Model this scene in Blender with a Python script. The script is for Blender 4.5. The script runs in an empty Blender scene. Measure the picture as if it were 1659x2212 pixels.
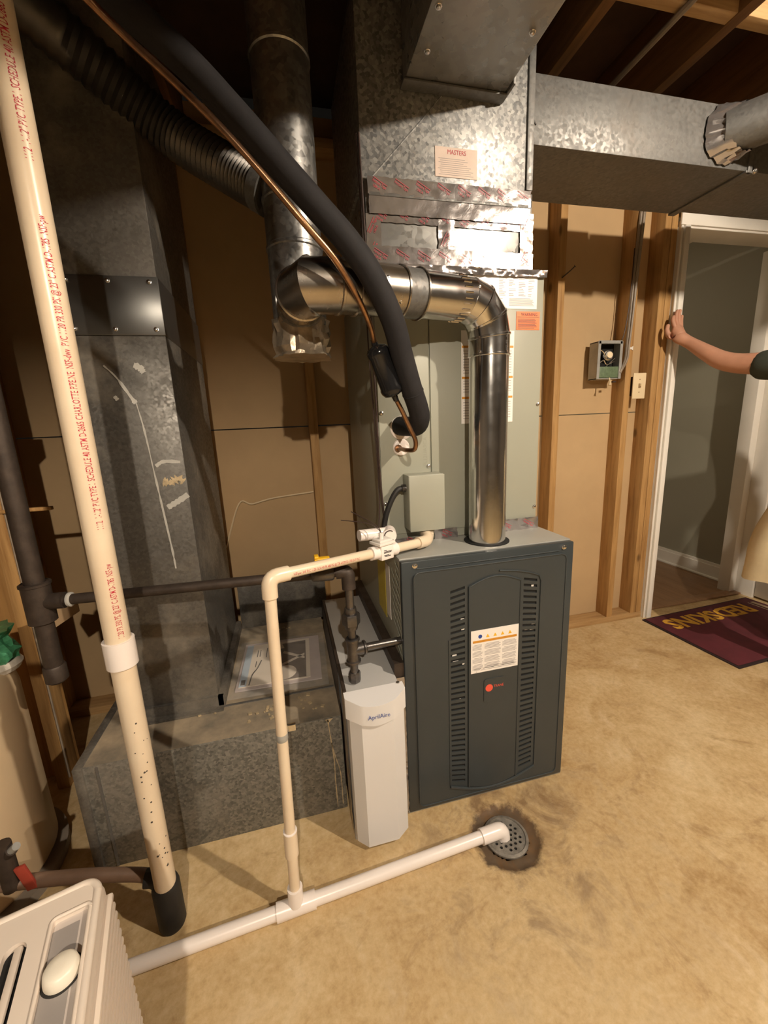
import bpy, bmesh, math, random
from mathutils import Vector, Matrix, noise as mnoise
random.seed(7)
S = bpy.context.scene
COL = S.collection
PI = math.pi

# ------------------------------------------------------------------ camera
cam = bpy.data.cameras.new('camera'); camo = bpy.data.objects.new('camera', cam); COL.objects.link(camo)
cam.sensor_fit = 'HORIZONTAL'; cam.sensor_width = 36.0; cam.lens = 869.08/1659*36.0
cam.clip_start = 0.01; cam.clip_end = 60
def cam_axes(pitch, roll, yaw):
    M = Matrix.Rotation(math.radians(yaw), 3, 'Z') @ Matrix.Rotation(math.radians(pitch), 3, 'X') @ Matrix.Rotation(math.radians(roll), 3, 'Y')
    return M @ Vector((1,0,0)), M @ Vector((0,1,0)), M @ Vector((0,0,1))
r_, f_, u_ = cam_axes(-12.1, 2.554, -13.16)
CP = Vector((-.282, -1.038, 1.235))
mw = Matrix(((r_.x,u_.x,-f_.x,CP.x),(r_.y,u_.y,-f_.y,CP.y),(r_.z,u_.z,-f_.z,CP.z),(0,0,0,1)))
camo.matrix_world = mw
S.camera = camo

# ------------------------------------------------------------------ world, lamp settings, exposure
w = bpy.data.worlds.new('world'); S.world = w; w.use_nodes = True
w.node_tree.nodes['Background'].inputs[0].default_value = (1.0, .86, .68, 1)
w.node_tree.nodes['Background'].inputs[1].default_value = 0.004
S.view_settings.view_transform = 'Standard'; S.view_settings.look = 'None'
S.view_settings.gamma = 1.0; S.view_settings.use_curve_mapping = False
S.view_settings.exposure = 0.35
BULB = Vector((1.34, -1.45, 2.37)); FILL_BULB = Vector((-.30, -2.20, 2.06)); BULB_R = .032; FILL_BULB_R = .020; BULB_COL = (1.0, .85, .67); BULB_STRENGTH = 4200.0; FILL_BULB_STRENGTH = 7400.0

# ------------------------------------------------------------------ materials
def nn(nt, t, **k):
    n = nt.nodes.new(t)
    for a, b in k.items(): setattr(n, a, b)
    return n
def base_mat(name, rough, metal, spec=.5):
    m = bpy.data.materials.new(name); m.use_nodes = True
    nt = m.node_tree; b = nt.nodes['Principled BSDF']
    b.inputs['Roughness'].default_value = rough; b.inputs['Metallic'].default_value = metal
    b.inputs['Specular IOR Level'].default_value = spec
    return m, nt, b
def coords(nt, stretch=(1,1,1)):
    tc = nn(nt, 'ShaderNodeTexCoord'); mp = nn(nt, 'ShaderNodeMapping'); mp.inputs['Scale'].default_value = stretch
    nt.links.new(tc.outputs['Object'], mp.inputs['Vector']); return mp.outputs['Vector']
def tex_noise(nt, vec, scale, detail=5, rough=.6, dist=0):
    n = nn(nt, 'ShaderNodeTexNoise'); n.inputs['Scale'].default_value = scale; n.inputs['Detail'].default_value = detail
    n.inputs['Roughness'].default_value = rough; n.inputs['Distortion'].default_value = dist
    nt.links.new(vec, n.inputs['Vector']); return n.outputs['Fac']
def ramp(nt, fac, stops):
    r = nn(nt, 'ShaderNodeValToRGB'); e = r.color_ramp.elements
    while len(e) < len(stops): e.new(.5)
    for i, (p, c) in enumerate(stops): e[i].position = p; e[i].color = (*c, 1)
    nt.links.new(fac, r.inputs['Fac']); return r.outputs['Color']
def mixc(nt, fac, a, b, mode='MIX'):
    m = nn(nt, 'ShaderNodeMix', data_type='RGBA', blend_type=mode)
    for s, v in ((m.inputs['Factor'], fac), (m.inputs['A'], a), (m.inputs['B'], b)):
        if hasattr(v, 'is_linked') or hasattr(v, 'links'): nt.links.new(v, s)
        elif isinstance(v, (int, float)): s.default_value = v
        else: s.default_value = (*v, 1)
    return m.outputs['Result']
def math_n(nt, op, a, b=None, clamp=False):
    m = nn(nt, 'ShaderNodeMath', operation=op, use_clamp=clamp)
    for i, v in enumerate((a, b)):
        if v is None: continue
        if isinstance(v, (int, float)): m.inputs[i].default_value = v
        else: nt.links.new(v, m.inputs[i])
    return m.outputs[0]
def bump(nt, b, h, strength, dist=.01):
    n = nn(nt, 'ShaderNodeBump'); n.inputs['Strength'].default_value = strength; n.inputs['Distance'].default_value = dist
    nt.links.new(h, n.inputs['Height']); nt.links.new(n.outputs['Normal'], b.inputs['Normal'])
def mat(name, col, rough=.5, metal=0.0, var=.12, scale=10, bmp=0.0, bscale=80, stretch=(1,1,1), spec=.5, col2=None, rvar=0):
    m, nt, b = base_mat(name, rough, metal, spec)
    v = coords(nt, stretch); f = tex_noise(nt, v, scale)
    lo = col2 if col2 else tuple(c*(1-var) for c in col); hi = tuple(min(1, c*(1+var*.6)) for c in col)
    nt.links.new(ramp(nt, f, [(.3, lo), (.7, hi)]), b.inputs['Base Color'])
    if rvar:
        f2 = tex_noise(nt, v, scale*2.3)
        nt.links.new(math_n(nt, 'ADD', math_n(nt, 'MULTIPLY', f2, rvar), rough-rvar/2), b.inputs['Roughness'])
    if bmp: bump(nt, b, tex_noise(nt, v, bscale, 3), bmp, .002)
    return m
def mat_galv(name, lo, hi, rough, scale, metal=.85, dust=None, dustlo=.45, bmp=.05):
    m, nt, b = base_mat(name, rough, metal)
    v = coords(nt)
    d = nn(nt, 'ShaderNodeTexNoise'); d.inputs['Scale'].default_value = scale*.8; nt.links.new(v, d.inputs['Vector'])
    vv = nn(nt, 'ShaderNodeVectorMath', operation='MULTIPLY_ADD'); nt.links.new(d.outputs['Color'], vv.inputs[0])
    vv.inputs[1].default_value = (.6/scale,)*3; nt.links.new(v, vv.inputs[2])
    vo = nn(nt, 'ShaderNodeTexVoronoi'); vo.inputs['Scale'].default_value = scale; nt.links.new(vv.outputs[0], vo.inputs['Vector'])
    sx = nn(nt, 'ShaderNodeSeparateColor'); nt.links.new(vo.outputs['Color'], sx.inputs[0])
    c = ramp(nt, sx.outputs[0], [(0, lo), (1, hi)])
    if dust:
        big = tex_noise(nt, v, 3.2, 8, .7); k = nn(nt, 'ShaderNodeMapRange'); k.inputs[1].default_value = dustlo; k.inputs[2].default_value = dustlo+.22
        nt.links.new(big, k.inputs[0]); c = mixc(nt, k.outputs[0], c, dust)
        nt.links.new(math_n(nt, 'SUBTRACT', metal, math_n(nt, 'MULTIPLY', k.outputs[0], metal*.7)), b.inputs['Metallic'])
    nt.links.new(c, b.inputs['Base Color'])
    nt.links.new(math_n(nt, 'ADD', math_n(nt, 'MULTIPLY', sx.outputs[1], .2), rough-.1), b.inputs['Roughness'])
    if bmp: bump(nt, b, sx.outputs[2], bmp, .002)
    return m
def mat_wood(name, col, dark, axis='z', knots=True, rough=.6):
    m, nt, b = base_mat(name, rough, 0, .3)
    st = {'z': (22, 22, 1.6), 'x': (1.6, 22, 22), 'y': (22, 1.6, 22)}[axis]
    v = coords(nt, st); g = tex_noise(nt, v, 2.2, 6, .65, .4)
    c = ramp(nt, g, [(.25, dark), (.55, col), (.8, tuple(min(1, x*1.15) for x in col))])
    if knots:
        st2 = {'z': (1, 1, .55), 'x': (.55, 1, 1), 'y': (1, .55, 1)}[axis]
        vo = nn(nt, 'ShaderNodeTexVoronoi'); vo.inputs['Scale'].default_value = 7; nt.links.new(coords(nt, st2), vo.inputs['Vector'])
        k = nn(nt, 'ShaderNodeMapRange'); k.inputs[1].default_value = .06; k.inputs[2].default_value = .13; k.inputs[3].default_value = 1; k.inputs[4].default_value = 0
        nt.links.new(vo.outputs['Distance'], k.inputs[0])
        c = mixc(nt, math_n(nt, 'MULTIPLY', k.outputs[0], .75), c, tuple(x*.35 for x in dark))
    nt.links.new(c, b.inputs['Base Color']); bump(nt, b, g, .12, .002)
    return m
def mat_emit(name, col, strength):
    m = bpy.data.materials.new(name); m.use_nodes = True; nt = m.node_tree; nt.nodes.clear()
    e = nn(nt, 'ShaderNodeEmission'); e.inputs[0].default_value = (*col, 1); e.inputs[1].default_value = strength
    o = nn(nt, 'ShaderNodeOutputMaterial'); nt.links.new(e.outputs[0], o.inputs[0]); return m
def mat_foil(name):
    m, nt, b = base_mat(name, .22, .75)
    v = coords(nt); big = tex_noise(nt, v, 14, 4, .6, 1.5)
    nt.links.new(ramp(nt, big, [(.3, (.36, .335, .33)), (.6, (.44, .415, .41)), (.8, (.43, .385, .38))]), b.inputs['Base Color'])
    nt.links.new(math_n(nt, 'ADD', math_n(nt, 'MULTIPLY', big, .18), .07), b.inputs['Roughness'])
    bump(nt, b, tex_noise(nt, v, 40, 4, .6, 2.0), .10, .003); return m
def mat_floor():
    m, nt, b = base_mat('concrete_floor', .62, 0, .35)
    v = coords(nt)
    n1 = tex_noise(nt, v, 1.4, 8, .6, .8); n2 = tex_noise(nt, v, 6.5, 10, .68, .9); n3 = tex_noise(nt, v, 55, 5, .7)
    c = ramp(nt, n2, [(.34, (.30, .175, .065)), (.44, (.46, .305, .135)), (.52, (.57, .415, .215)), (.60, (.66, .51, .30)), (.70, (.80, .67, .47))])
    c = mixc(nt, .55, c, ramp(nt, n1, [(.34, (.36, .22, .085)), (.47, (.54, .385, .19)), (.60, (.63, .475, .26)), (.72, (.66, .52, .31))]))
    c = mixc(nt, .22, c, ramp(nt, n3, [(.32, (.20, .125, .055)), (.5, (.56, .42, .24)), (.70, (.82, .70, .50))]))
    n4 = tex_noise(nt, v, 3.1, 7, .7, 1.6); k4 = nn(nt, 'ShaderNodeMapRange'); k4.inputs[1].default_value = .57; k4.inputs[2].default_value = .68; k4.inputs[3].default_value = 0; k4.inputs[4].default_value = .55
    nt.links.new(n4, k4.inputs[0]); c = mixc(nt, k4.outputs[0], c, (.27, .155, .06))
    # dirt ring round the floor drain, drip stains on the slab beside it
    g = nn(nt, 'ShaderNodeTexCoord'); sub = nn(nt, 'ShaderNodeVectorMath', operation='SUBTRACT'); sub.inputs[1].default_value = (.262, -.150, 0)
    nt.links.new(g.outputs['Object'], sub.inputs[0]); ln = nn(nt, 'ShaderNodeVectorMath', operation='LENGTH'); nt.links.new(sub.outputs[0], ln.inputs[0])
    dist = math_n(nt, 'ADD', ln.outputs['Value'], math_n(nt, 'MULTIPLY', math_n(nt, 'SUBTRACT', tex_noise(nt, v, 22, 6, .7), .5), .075))
    k = nn(nt, 'ShaderNodeMapRange'); k.inputs[1].default_value = .096; k.inputs[2].default_value = .112; k.inputs[3].default_value = .93; k.inputs[4].default_value = 0
    nt.links.new(dist, k.inputs[0]); c = mixc(nt, k.outputs[0], c, (.075, .05, .034))
    k2 = nn(nt, 'ShaderNodeMapRange'); k2.inputs[1].default_value = .1; k2.inputs[2].default_value = .55; k2.inputs[3].default_value = .9; k2.inputs[4].default_value = 0
    nt.links.new(dist, k2.inputs[0]); st = math_n(nt, 'MULTIPLY', k2.outputs[0], math_n(nt, 'MULTIPLY', math_n(nt, 'SUBTRACT', n2, .48, True), 6.0, True))
    c = mixc(nt, math_n(nt, 'MULTIPLY', st, .9), c, (.15, .075, .026))
    nt.links.new(c, b.inputs['Base Color'])
    nt.links.new(math_n(nt, 'ADD', math_n(nt, 'MULTIPLY', n2, .3), .42), b.inputs['Roughness'])
    bump(nt, b, n3, .12, .003); return m

M = {}
M['floor'] = mat_floor()
M['drywall'] = mat('tan_drywall_paper', (.50, .345, .185), .8, 0, .1, 2.5, .04, 150)
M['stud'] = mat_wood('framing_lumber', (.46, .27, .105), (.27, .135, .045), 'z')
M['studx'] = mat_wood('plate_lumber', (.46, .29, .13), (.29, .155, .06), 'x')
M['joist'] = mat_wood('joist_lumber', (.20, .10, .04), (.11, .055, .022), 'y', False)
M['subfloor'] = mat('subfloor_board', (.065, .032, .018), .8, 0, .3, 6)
M['ply'] = mat_wood('plywood_sheet', (.50, .28, .10), (.33, .165, .05), 'z')
M['concrete_wall'] = mat('basement_wall', (.13, .11, .09), .85, 0, .15, 3, .1, 60)
M['hallwall'] = mat('hall_paint', (.33, .32, .255), .55, 0, .03, 2)
M['trim'] = mat('white_trim_paint', (.86, .83, .77), .4, 0, .05, 5)
M['doorpaint'] = mat('door_paint', (.72, .66, .58), .4, 0, .04, 3)
M['laminate'] = mat_wood('hall_laminate', (.34, .20, .11), (.24, .135, .07), 'y', False, .4)
M['galv_new'] = mat_galv('spangled_galvanized', (.14, .145, .15), (.37, .37, .36), .42, 130, .35, None)
M['galv'] = mat_galv('plain_galvanized', (.15, .15, .147), (.19, .19, .185), .55, 120, .6, (.15, .135, .12), .5)
M['galv_old'] = mat_galv('old_galvanized', (.115, .108, .098), (.16, .152, .14), .5, 150, .55, (.27, .24, .195), .49)
M['galv_box'] = mat_galv('dusty_galvanized', (.115, .112, .10), (.255, .245, .215), .56, 150, .4, (.30, .265, .22), .52)
M['shiny'] = mat('bright_vent_steel', (.72, .71, .69), .17, 1.0, .08, 12, .08, 30, rvar=.12)
M['vent_used'] = mat('tarnished_vent_steel', (.46, .42, .37), .26, 1.0, .2, 9, .08, 30, rvar=.15)
M['galv_panel'] = mat_galv('bright_galvanized', (.30, .30, .295), (.36, .36, .35), .34, 60, .55, None)
M['dusttop'] = mat('dusty_top_sheet', (.40, .32, .22), .8, .1, .2, 9, .1, 60, col2=(.15, .135, .11))
M['flue'] = mat_galv('grey_flue_pipe', (.22, .22, .22), (.36, .36, .35), .38, 90, .85, (.15, .14, .13), .55)
M['foil'] = mat_foil('foil_tape')
M['foil_old'] = mat('crumpled_foil', (.50, .42, .32), .35, .7, .4, 25, .9, 40)
M['coil'] = mat('sage_grey_enamel', (.33, .335, .275), .42, 0, .03, 3)
M['cab_top'] = mat('grey_cabinet_enamel', (.36, .36, .335), .38, .2, .04, 3)
M['char'] = mat('charcoal_enamel', (.037, .045, .049), .36, 0, .08, 4, .05, 400)
M['dark'] = mat('shade_black', (.004, .004, .004), .8, 0, .1)  # near-black stands in for shade inside slots, holes and recesses
M['label'] = mat('white_label', (.84, .80, .76), .35, 0, .02)
M['ink'] = mat('black_print', (.05, .045, .045), .6, 0, .05)
M['greyink'] = mat('grey_print', (.40, .37, .36), .6, 0, .05)
M['orange'] = mat('orange_label', (.92, .17, .025), .45, 0, .03)
M['amber'] = mat('amber_print', (.62, .27, .03), .5, 0, .05)
M['redink'] = mat('red_print', (.50, .022, .05), .5, 0, .1)
M['tapeink'] = mat('tape_red_print', (.50, .03, .06), .45, 0, .1)
M['blueink'] = mat('blue_print', (.02, .06, .30), .5, 0, .05)
M['logored'] = mat('logo_red', (.80, .10, .06), .5, 0, .05)
M['pvc'] = mat('cream_pvc', (.78, .66, .50), .3, 0, .05, 6, col2=(.72, .58, .42))
M['pvcw'] = mat('white_pvc', (.86, .79, .75), .28, 0, .03, 6)
M['grime'] = mat('black_specks', (.06, .05, .04), .8)
M['rubber'] = mat('black_rubber', (.018, .017, .016), .62, 0, .2, 30)
M['insul'] = mat('black_foam_insulation', (.018, .017, .019), .75, 0, .15, 40, .1, 200, spec=.3)
M['flex'] = mat('dark_flex_metal', (.085, .08, .075), .4, .8, .2, 20)
M['copper'] = mat('tarnished_copper', (.42, .24, .13), .33, 1.0, .4, 30, col2=(.22, .13, .08))
M['drier'] = mat('glossy_black_paint', (.012, .012, .013), .14, 0, .1)
M['iron'] = mat('black_iron', (.15, .14, .135), .32, .85, .3, 40, .2, 120)
M['ironold'] = mat('rusty_iron', (.065, .048, .038), .55, .5, .35, 30, .2, 90)
M['zinc'] = mat('zinc_screw', (.75, .73, .70), .22, 1.0, .05)
M['filterw'] = mat('white_grey_plastic', (.70, .69, .69), .36, 0, .02, 4)
M['filtercab'] = mat('filter_cabinet_paint', (.47, .47, .465), .45, .1, .03, 4)
M['yellow'] = mat('yellow_plastic', (.85, .48, .02), .4, 0, .1)
M['yellowlab'] = mat('yellow_sticker', (.62, .50, .06), .45, 0, .1)
M['white'] = mat('white_plastic', (.80, .76, .71), .4, 0, .03)
M['almond'] = mat('almond_plastic', (.78, .64, .42), .4, 0, .03)
M['dehum'] = mat('beige_appliance_plastic', (.74, .645, .555), .42, 0, .03, 5)
M['dehumgrey'] = mat('grey_panel_plastic', (.30, .275, .26), .4, 0, .05)
M['dehumlight'] = mat('light_grey_plastic', (.55, .49, .45), .4, 0, .03)
M['knob'] = mat('cream_knob_plastic', (.82, .76, .64), .35, 0, .03)
M['tank'] = mat('beige_tank_enamel', (.66, .50, .32), .4, 0, .06, 2)
M['greenfoil'] = mat('green_wrap', (.08, .34, .17), .3, .2, .4, 60, .8, 60)
M['clear'] = mat('clear_wrap', (.60, .55, .48), .3, 0, .2, 50, .8, 50)
M['redh'] = mat('red_handle', (.36, .05, .03), .5, 0, .2)
M['mat'] = mat('maroon_mat', (.095, .012, .02), .85, 0, .25, 12, .4, 400)
M['matedge'] = mat('dark_mat_edge', (.02, .008, .008), .8)
M['gold'] = mat('gold_print', (.62, .33, .03), .8, 0, .15, 40)
M['pcb'] = mat('green_board', (.13, .19, .11), .5, 0, .3, 60)
M['steelbox'] = mat('steel_box', (.42, .42, .40), .45, .35, .15, 20)
M['grate'] = mat('worn_grate', (.26, .24, .21), .5, .4, .35, 60)
M['cable'] = mat('grey_cable', (.26, .21, .16), .5, 0, .2, 20)
M['wire'] = mat('dark_wire', (.05, .03, .025), .5)
M['skin'] = mat('skin', (.56, .29, .19), .5, 0, .1, 14, .06, 90)
M['hair'] = mat('brown_hair', (.06, .035, .02), .7, 0, .4, 60)
M['shirt'] = mat('dark_green_shirt', (.045, .055, .042), .85, 0, .15, 30, .2, 120)
M['khaki'] = mat('khaki_cloth', (.62, .52, .34), .85, 0, .12, 8, .3, 25)
M['shoe'] = mat('brown_shoe', (.10, .06, .04), .6)
M['paper'] = mat('paper', (.74, .66, .56), .6, 0, .04)
M['paperpink'] = mat('booklet_cover', (.50, .43, .42), .4, 0, .08, 20)
M['photo_dark'] = mat('booklet_picture_dark', (.13, .10, .08), .4, 0, .4, 20)
M['bluepale'] = mat('pale_blue_print', (.45, .55, .66), .45)
M['cardboard'] = mat('cardboard', (.40, .27, .15), .8, 0, .1)
M['smear'] = mat('grey_sealant', (.42, .41, .38), .6, 0, .15, 40)
M['smear_tan'] = mat('dried_sealant', (.46, .36, .22), .7, 0, .4, 50)
M['porcelain'] = mat('porcelain', (.8, .78, .74), .3)
M['bulb'] = mat_emit('lit_bulb', BULB_COL, BULB_STRENGTH); M['fill_bulb'] = mat_emit('fill_bulb_glow', BULB_COL, FILL_BULB_STRENGTH)
m_, nt_, b_ = base_mat('clear_bag_film', .12, 0); b_.inputs['Alpha'].default_value = .16
b_.inputs['Base Color'].default_value = (.9, .88, .86, 1); M['film'] = m_
bump(nt_, b_, tex_noise(nt_, coords(nt_), 30, 3, .6, 1.0), .6, .01)

# ------------------------------------------------------------------ mesh builder
class MB:
    def __init__(s): s.v = []; s.f = []
    def add(s, vs, fs, mtx=None):
        o = len(s.v)
        s.v += [tuple(mtx @ Vector(v)) if mtx else tuple(v) for v in vs]
        s.f += [tuple(i+o for i in f) for f in fs]; return s
    def bm(s, bm, mtx=None):
        bm.verts.index_update()
        vs = [v.co.copy() for v in bm.verts]; fs = [[v.index for v in f.verts] for f in bm.faces]; bm.free(); return s.add(vs, fs, mtx)
    def box(s, x0, x1, y0, y1, z0, z1, bev=0, mtx=None, seg=2):
        if bev:
            bm = bmesh.new(); bmesh.ops.create_cube(bm, size=1)
            for v in bm.verts: v.co = Vector(((x0+x1)/2+v.co.x*(x1-x0), (y0+y1)/2+v.co.y*(y1-y0), (z0+z1)/2+v.co.z*(z1-z0)))
            bmesh.ops.bevel(bm, geom=bm.edges[:], offset=bev, segments=seg, affect='EDGES', profile=.5)
            return s.bm(bm, mtx)
        vs = [(x,y,z) for x in (x0,x1) for y in (y0,y1) for z in (z0,z1)]
        return s.add(vs, [(0,1,3,2),(4,6,7,5),(0,4,5,1),(2,3,7,6),(0,2,6,4),(1,5,7,3)], mtx)
    def tube(s, pts, r, n=16, caps=True):
        pts = [Vector(p) for p in pts]; N = len(pts)
        rs = r if isinstance(r, (list, tuple)) else [r]*N
        dirs = [(pts[i+1]-pts[i]).normalized() for i in range(N-1)]
        t0 = dirs[0]; up = Vector((0,0,1)) if abs(t0.z) < .9 else Vector((1,0,0))
        a = t0.cross(up).normalized(); rings = []
        o = len(s.v)
        for i in range(N):
            if i == 0: t = dirs[0]
            elif i == N-1: t = dirs[-1]
            else: t = (dirs[i-1]+dirs[i]).normalized()
            a = (a - t*a.dot(t)).normalized(); b = t.cross(a)
            k = 1.0
            for j in range(n):
                an = 2*PI*j/n; d = a*math.cos(an)+b*math.sin(an)
                if 0 < i < N-1:   # mitre
                    h = (dirs[i]-dirs[i-1])
                    if h.length > 1e-5:
                        hn = h.normalized(); c = t.dot(dirs[i]); c = max(c, .4)
                        d = d + hn*(d.dot(hn))*(1/c-1)
                s.v.append(tuple(pts[i]+d*rs[i]))
        for i in range(N-1):
            for j in range(n):
                k = (j+1) % n; s.f.append((o+i*n+j, o+i*n+k, o+(i+1)*n+k, o+(i+1)*n+j))
        if caps:
            s.f.append(tuple(o+j for j in reversed(range(n)))); s.f.append(tuple(o+(N-1)*n+j for j in range(n)))
        return s
    def cyl(s, p0, p1, r, r2=None, n=24, caps=True): return s.tube([p0, p1], [r, r if r2 is None else r2], n, caps)
    def lathe(s, prof, org=(0,0,0), axis=(0,0,1), n=28):
        q = Vector((0,0,1)).rotation_difference(Vector(axis).normalized()).to_matrix().to_4x4(); q.translation = Vector(org)
        vs = [(r*math.cos(2*PI*j/n), r*math.sin(2*PI*j/n), z) for r, z in prof for j in range(n)]
        fs = [(i*n+j, i*n+(j+1)%n, (i+1)*n+(j+1)%n, (i+1)*n+j) for i in range(len(prof)-1) for j in range(n)]
        fs.append(tuple(reversed(range(n)))); fs.append(tuple((len(prof)-1)*n+j for j in range(n)))
        return s.add(vs, fs, q)
    def ring(s, c, axis, r, w, t, n=32):
        q = Vector((0,0,1)).rotation_difference(Vector(axis).normalized()).to_matrix().to_4x4(); q.translation = Vector(c)
        prof = [(r, -w/2), (r+t, -w/4), (r+t, w/4), (r, w/2)]
        vs = [(a*math.cos(2*PI*j/n), a*math.sin(2*PI*j/n), z) for a, z in prof for j in range(n)]
        fs = [(i*n+j, i*n+(j+1)%n, ((i+1)%4)*n+(j+1)%n, ((i+1)%4)*n+j) for i in range(4) for j in range(n)]
        return s.add(vs, fs, q)
    def prism(s, poly, d, mtx=None):
        """poly: 2d outline in local xy, extruded to z=d"""
        n = len(poly)
        vs = [(x,y,0) for x,y in poly]+[(x,y,d) for x,y in poly]
        fs = [tuple(reversed(range(n))), tuple(range(n, 2*n))]+[(i,(i+1)%n,(i+1)%n+n,i+n) for i in range(n)]
        return s.add(vs, fs, mtx)
    def plate(s, outline, holes, d, mtx=None):
        """plate with holes, local xy outline, front at z=0, thickness to z=-d"""
        bm = bmesh.new(); edges = []
        for lp in [outline]+list(holes):
            vs = [bm.verts.new((x, y, 0)) for x, y in lp]
            edges += [bm.edges.new((vs[i], vs[(i+1) % len(vs)])) for i in range(len(vs))]
        bmesh.ops.triangle_fill(bm, use_beauty=True, use_dissolve=False, edges=edges, normal=(0,0,1))
        for f in bm.faces:
            if f.normal.z < 0: f.normal_flip()
        ex = bmesh.ops.extrude_face_region(bm, geom=bm.faces[:])
        for e in ex['geom']:
            if isinstance(e, bmesh.types.BMVert): e.co.z -= d
        bmesh.ops.recalc_face_normals(bm, faces=bm.faces[:])
        return s.bm(bm, mtx)
    def text(s, txt, size, mtx, align='CENTER', width=None, th=.0003):
        vs, fs, w0 = text_mesh(txt, align)
        k = size; kx = size if width is None else width/max(w0, 1e-6)
        n = len(vs)
        return s.add([(v[0]*kx, v[1]*k, th) for v in vs], fs, mtx)
    def build(s, name, m, parent=None, smooth=35):
        me = bpy.data.meshes.new(name); me.from_pydata(s.v, [], s.f); me.update()
        if smooth:
            bm = bmesh.new(); bm.from_mesh(me); bmesh.ops.recalc_face_normals(bm, faces=bm.faces[:]); bm.to_mesh(me); bm.free()
            me.polygons.foreach_set('use_smooth', [True]*len(me.polygons)); me.set_sharp_from_angle(angle=math.radians(smooth))
        me.materials.append(M[m] if isinstance(m, str) else m)
        o = bpy.data.objects.new(name, me); COL.objects.link(o)
        if name in ('printed_lines', 'tape_print', 'crimp_ridges', 'grime_specks', 'plaster_crumbs', 'sealant_smear', 'drip_mark'): o['kind'] = 'stuff'
        if parent: attach(o, parent)
        return o
def attach(o, p):
    o.parent = p
    root = p; off = Vector((0,0,0))
    while root: off += root.location; root = root.parent
    if p.type == 'EMPTY': o.matrix_parent_inverse = Matrix.Translation(-p.location)
TXT = {}
def text_mesh(txt, align, bold=0.0):
    if (txt, align) in TXT: return TXT[(txt, align)]
    c = bpy.data.curves.new('t', 'FONT'); c.body = txt; c.resolution_u = 2; c.offset = bold; c.align_x = align; c.align_y = 'CENTER'
    o = bpy.data.objects.new('t', c); me = o.to_mesh()
    vs = [tuple(v.co) for v in me.vertices]; fs = [tuple(p.vertices) for p in me.polygons]
    o.to_mesh_clear(); bpy.data.objects.remove(o); bpy.data.curves.remove(c)
    w0 = max(v[0] for v in vs)-min(v[0] for v in vs) if vs else 1
    TXT[(txt, align)] = (vs, fs, w0); return TXT[(txt, align)]
def tag(o, label, cat, group=None, kind=None):
    if label: o['label'] = label
    if cat: o['category'] = cat
    if group: o['group'] = group
    if kind: o['kind'] = kind
    return o
def thing(name, label, cat, loc=(0,0,0), group=None, kind=None):
    o = bpy.data.objects.new(name, None); o.empty_display_size = .05; COL.objects.link(o); o.location = loc
    return tag(o, label, cat, group, kind)
def struct(name, label, cat, loc=(0,0,0)): return thing(name, label, cat, loc, None, 'structure')
def lab(o, t): o['label'] = t; return o
def fillet(pts, rad, seg=5):
    pts = [Vector(p) for p in pts]; out = [pts[0]]
    for i in range(1, len(pts)-1):
        a, b, c = pts[i-1], pts[i], pts[i+1]
        d1 = (a-b).normalized(); d2 = (c-b).normalized()
        r = min(rad, (a-b).length*.49, (c-b).length*.49)
        p0, p1 = b+d1*r, b+d2*r
        for k in range(seg+1):
            t = k/seg; out.append(p0*(1-t)**2 + b*2*t*(1-t) + p1*t*t)
    out.append(pts[-1]); return out
def spline(pts, sub=8):
    P = [Vector(p) for p in pts]; P = [P[0]*2-P[1]]+P+[P[-1]*2-P[-2]]; out = []
    for i in range(1, len(P)-2):
        for k in range(sub):
            t = k/sub; a, b, c, d = P[i-1], P[i], P[i+1], P[i+2]
            out.append(.5*((2*b)+(c-a)*t+(2*a-5*b+4*c-d)*t*t+(3*b-a-3*c+d)*t**3))
    out.append(P[-2]); return out
def rrect(x0, x1, y0, y1, r, n=5):
    o = []
    for cx, cy, a0 in ((x1-r, y1-r, 0), (x0+r, y1-r, 90), (x0+r, y0+r, 180), (x1-r, y0+r, 270)):
        for k in range(n+1):
            a = math.radians(a0+90*k/n); o.append((cx+r*math.cos(a), cy+r*math.sin(a)))
    return o
def FY(y, x=0, z=0):
    """local xy plate -> world xz facing -y; local +z points to -y"""
    return Matrix(((1,0,0,x),(0,0,-1,y),(0,1,0,z),(0,0,0,1)))
def FX(x, y=0, z=0):
    """facing -x : local x -> -y world, local y -> z"""
    return Matrix(((0,0,-1,x),(-1,0,0,y),(0,1,0,z),(0,0,0,1)))
def FZ(z, x=0, y=0, rot=0):
    return Matrix.Translation((x,y,z)) @ Matrix.Rotation(rot, 4, 'Z')
def screw(parent, p, axis=(0,-1,0), r=.006, name='screw'):
    return MB().lathe([(r*1.3, 0), (r*1.3, r*.25), (r, r*.3), (r*.9, r*.9), (r*.4, r*1.1)], p, axis, 10).build(name, 'zinc', parent)

# ================================================================== the room
# floor slab with a shallow broken-out ring round the drain
DRX, DRY = .262, -.150
mb = MB(); N = 56; px0, px1, py0, py1 = DRX-.24, DRX+.24, DRY-.24, DRY+.24
vs = []; fs = []
for j in range(N+1):
    for i in range(N+1):
        x = px0+(px1-px0)*i/N; y = py0+(py1-py0)*j/N; d = math.hypot(x-DRX, y-DRY)
        nz = mnoise.noise(Vector((x*28, y*28, 0)))
        rim = .086+.016*nz; z = 0.0
        if d < .058: z = -.04
        elif d < rim: z = -.010+.004*mnoise.noise(Vector((x*70, y*70, 3)))
        elif d < rim+.02: z = -.010*(1-(d-rim)/.02)+.002*nz*(1-(d-rim)/.02)
        vs.append((x, y, z))
fs = [(j*(N+1)+i, j*(N+1)+i+1, (j+1)*(N+1)+i+1, (j+1)*(N+1)+i) for j in range(N) for i in range(N)]
mb.add(vs, fs)
X0, X1, Y0, Y1 = -2.6, 4.3, -6.0, .955
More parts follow.
